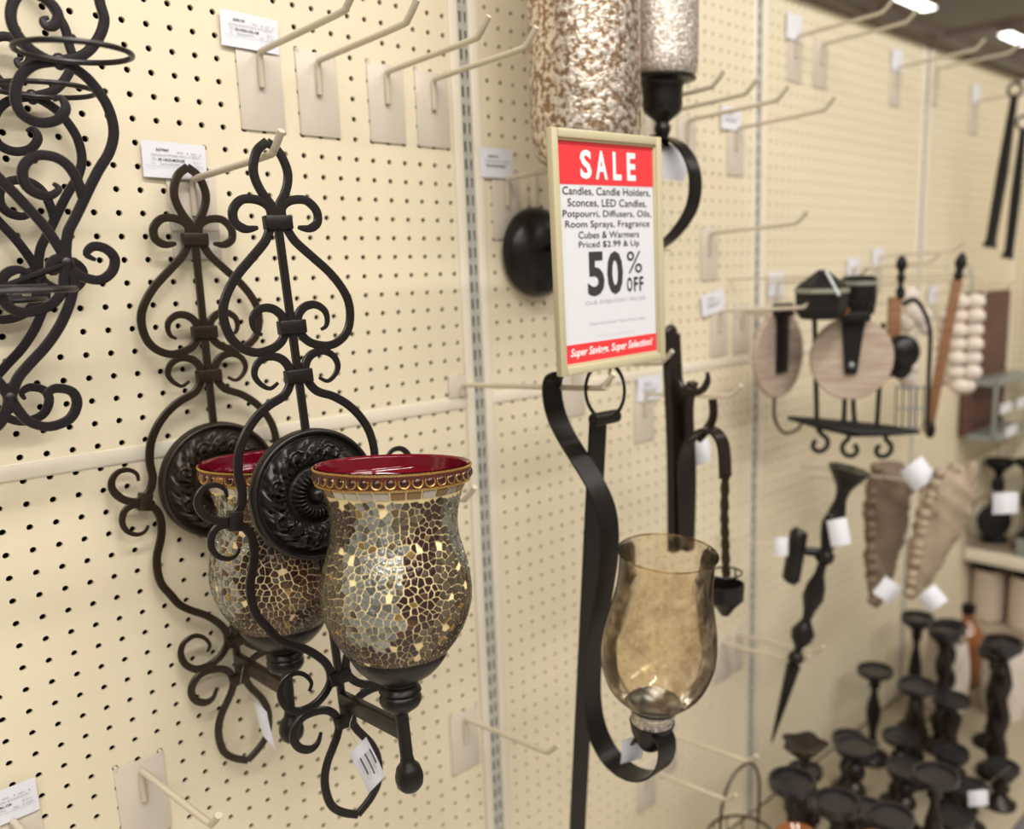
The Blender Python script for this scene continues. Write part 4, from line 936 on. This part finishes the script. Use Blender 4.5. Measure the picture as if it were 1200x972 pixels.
CS = [((36.6, -11.4), -47.6, 1.72, 'turned', 'round-plated dark candle holder nearest the aisle end at the bottom, leftmost of the front three'),
      ((39.45, -13.5), -49.8, 1.72, 'ball', 'round-plated dark candle holder at the bottom, middle of the front three'),
      ((42.8, -16.2), -51.5, 1.72, 'turned', 'round-plated dark candle holder at the bottom edge, rightmost of the front three'),
      ((64.2, -4.1), -51.1, 1.8, 'turned', 'slim turned candle holder standing alone in front of the bare pegboard'),
      ((63.0, -9.0), -50.7, 1.8, 'twist', 'twisted candle holder in the middle row with a wide dish'),
      ((66.6, -11.0), -52.9, 1.8, 'twist', 'twisted candle holder right of the middle one, slightly lower'),
      ((69.4, -14.6), -46.9, 1.8, 'twist', 'tallest twisted candle holder at the right edge'),
      ((52.2, -8.4), -52.7, 1.85, 'ball', 'low dark candle holder in front of the slim one'),
      ((54.8, -12.0), -54.6, 1.8, 'ball', 'low dark candle holder behind the front three, left of the dished one'),
      ((48.6, -17.1), -50.4, 1.8, 'turned', 'dark candle holder with a violet-black dish right of the front group'),
      ((72.1, -4.8), -47.7, 1.7, 'turned', 'tall candle holder at the back, under the carved corbels'),
      ((70.6, -8.4), -47.5, 1.7, 'ball', 'tall candle holder at the back between the twisted ones'),
      ((46.6, -12.4), -54.4, 1.7, 'short', 'short brown candle holder tucked between the front dishes'),
      ((59.0, -16.0), -56.8, 1.7, 'short', 'short dark candle holder low at the right, near the shelf edge'),
      ((57.4, -5.0), -55.3, 1.6, 'short', 'short dark candle holder behind, beside the slim one')]
CS += [((45.9, -7.4), -55.2, 1.6, 'short', 'low dark holder against the pegboard behind the leaf-edged dish'),
       ((50.8, -4.2), -56.0, 1.6, 'short', 'lowest dark holder at the board, left of the slim one'),
       ((54.0, -16.6), -57.0, 1.6, 'short', 'low dark holder at the shelf edge between two dished ones'),
       ((61.6, -13.2), -55.5, 1.6, 'short', 'low dark holder in front of the twisted pair'),
       ((64.6, -16.8), -57.0, 1.6, 'short', 'low dark holder at the shelf edge left of the tallest twisted one'),
       ((58.6, -9.6), -54.0, 1.7, 'ball', 'ball-stemmed holder just left of the middle twisted one'),
       ((75.0, -12.0), -50.5, 1.7, 'turned', 'dark turned holder behind the tallest twisted one'),
       ((76.4, -6.6), -49.5, 1.7, 'ball', 'dark ball-stemmed holder at the back near the third upright'),
       ((48.8, -12.6), -56.5, 1.2, 'short', 'smallest low holder among the dished ones')]
for (x, y), zt_, r, st, lab in CS: candlestick((x, y, bz), zt_-bz, r, st, lab)
# flower-shaped small holder
t = thing('candle_holder', 'small brown leaf-edged dish beside the leftmost front candle plate', 'candle holder', (42.3, -9.0, bz), group='dark turned pillar candle holders')
MB().lathe([(1.2, 0), (.5, .5), (.3, 5), (.35, 11.5), (1.3, 12.4), (1.75, 12.9), (1.6, 12.9), (.1, 12.3)], 32, mod=lambda a, z: 1+(.14*sin(5*a) if z > 11 else 0)).build('leaf_dish', brownm, t)
# amber votives and wire arch at the bottom
for i, (x, y, zz) in enumerate([(33.6, -13.6, -50.6), (38.4, -17.2, -52.0)]):
    t = thing('amber_votive', ['amber glass votive under the leftmost front candle plate', 'amber glass votive between the front candle plates at the bottom edge'][i], 'candle holder', (x, y, -61))
    MB().lathe([(.9, 0), (.9, .3), (.3, .6), (.35, zz+61-1.6), (1.2, zz+61-1.3)], 20).build('stand', iron, t)
    MB().lathe([(1.0, zz+61-1.3), (1.5, zz+61-.4), (1.55, zz+61+.9), (1.4, zz+61+.9), (.1, zz+61-.8)], 20).build('glass_cup', amberv, t)
t = thing('wire_basket', 'black wire arch handle of a basket at the foot of the second upright', 'basket', (38.5, -5.6, -61))
MB().tube(smooth_path([(-2.6, 0, 5), (-2.6, 0, 8.6), (-1.2, 0, 10.8), (1.2, 0, 11.0), (2.6, 0, 9), (2.6, 0, 5)], 5), .12, 6).build('handle', iron, t)
b_ = MB(); b_.torus((0, 0, 5.2), 2.6, .12, 28, 6); b_.torus((0, 0, .2), 2.0, .12, 28, 6)
for j in range(12): a = 2*pi*j/12; b_.tube([(2.0*cos(a), 2.0*sin(a), .2), (2.6*cos(a), 2.6*sin(a), 5.2)], .07, 5)
b_.build('wire_body', iron, t)
for (px, py, D, ang, lab) in [(1147, 936, 62, .1, 'grey price label on the base shelf right of the candle holders'), (1118, 975, 60, .3, 'grey price label at the bottom edge beside the candle holders')]:
    q0 = at_depth(px, py, D)
far_tag(1146, 936, 74, 1.6, 1.4, .1, 'greyish tag low between the dished holder and the tallest one', ab=(65.2, -17.4, -57.2))
# end shelf goods
for i, (y, h, st) in enumerate([(-2.0, 10.8, 'ball'), (-5.6, 11.2, 'turned'), (-9.4, 11.0, 'ball'), (-13.0, 11.5, 'turned')]):
    t = candlestick((101.2, y, -47), h, 1.75, st, ['black candle holder on the end shelf, next to the corner', 'black candle holder on the end shelf, second from the corner', 'black candle holder on the end shelf, third from the corner', 'black candle holder on the end shelf, farthest from the corner'][i], flatblack)
    t['group'] = 'black candle holders on the end shelf'
t = thing('metal_box', 'flat grey metal box lying on the end shelf in front of the black holders', 'box', (97.6, -8.6, -47))
MB().bevel_box(-1.2, 1.2, -2.4, 2.4, 0, 2.4, .1).build('box_body', greym, t); MB().bevel_box(-1.3, 1.3, -2.5, 2.5, 2.4, 2.9, .08).build('box_lid', black, t)
for i, (y, lab) in enumerate([(-2.4, 'blush ribbed jar with a black lid under the end shelf, nearest the corner'), (-7.0, 'blush ribbed jar with a black lid under the end shelf, at the right edge'), (-11.6, 'blush ribbed jar under the end shelf, beyond the right edge')]):
    t = thing('ribbed_jar', lab, 'jar', (99.2, y, -57), group='blush ribbed jars under the end shelf')
    prof = [(1.7, 0), (1.95, .3)]
    for j in range(12): prof += [(2.05, .5+j*.5), (1.95, .75+j*.5)]
    MB().lathe(prof+[(1.9, 6.8), (1.7, 6.9)], 32).build('jar_body', pinkjar, t); MB().lathe([(1.75, 6.9), (2.0, 7.0), (2.0, 7.6), (1.8, 7.8), (.05, 7.9)], 32).build('jar_lid', flatblack, t)
for i, (x, y, lab) in enumerate([(80.0, -5.0, 'woven cream basket behind the twisted candle holders, left one'), (83.0, -10.5, 'woven cream basket behind the tallest candle holder, right one')]):
    t = thing('woven_basket', lab, 'basket', (x, y, -61), group='woven cream baskets on the base shelf')
    prof = []
    for j in range(14): prof += [(2.1+.5*sin(j/13*pi), j*.62), (1.95+.5*sin(j/13*pi), j*.62+.31)]
    MB().lathe(prof, 28).build('woven_body', cream, t); MB().torus((0, 0, 8.6), 2.0, .2, 28, 6).build('rim', carved_d, t)
t = thing('brown_bottle', 'amber brown bottle shapes at the back right of the base shelf', 'bottle', (87, -4.5, -61))
MB().lathe(sm([(1.6, 0), (2.0, 1), (2.0, 6), (1.2, 7.5), (.7, 8.2), (.7, 9)], 3), 24).build('bottle_body', amberv, t); MB().lathe([(.75, 9), (.8, 9.2), (.8, 10), (.1, 10.1)], 16).build('stopper', flatblack, t)
# long dark hanging pieces at the far right
for i, (px0, py0, px1, py1, D, w_) in enumerate([(1189, 112, 1172, 286, 96, .55), (1199, 150, 1192, 300, 99, .5)]):
    t, L, k = far_thing('iron_bar_hanging', ['long black tapered iron piece hanging at the far right edge', 'second black iron piece behind it, cut off by the right edge'][i], 'wall decoration', px0, py0, D)
    MB().tube([L(px0, py0), L((px0+px1)/2, (py0+py1)/2), L(px1, py1-10), L(px1-2, py1)], [w_*.7, w_*1.1, w_, w_*1.4], 8).build('bar', flatblack, t)
    MB().torus(L(px0, py0-6), .7, .16, 18, 6, Matrix.Rotation(pi/2, 4, 'X')).build('ring', flatblack, t)
t = thing('peg_hook', 'hook on the end wall at the far right edge', 'hook', (106, -4.5, 5), (0, 0, radians(-90)), group='pegboard hooks with putty coloured back plates')
for ch in hk0.children: o = ch.copy(); C.objects.link(o); o.parent = t
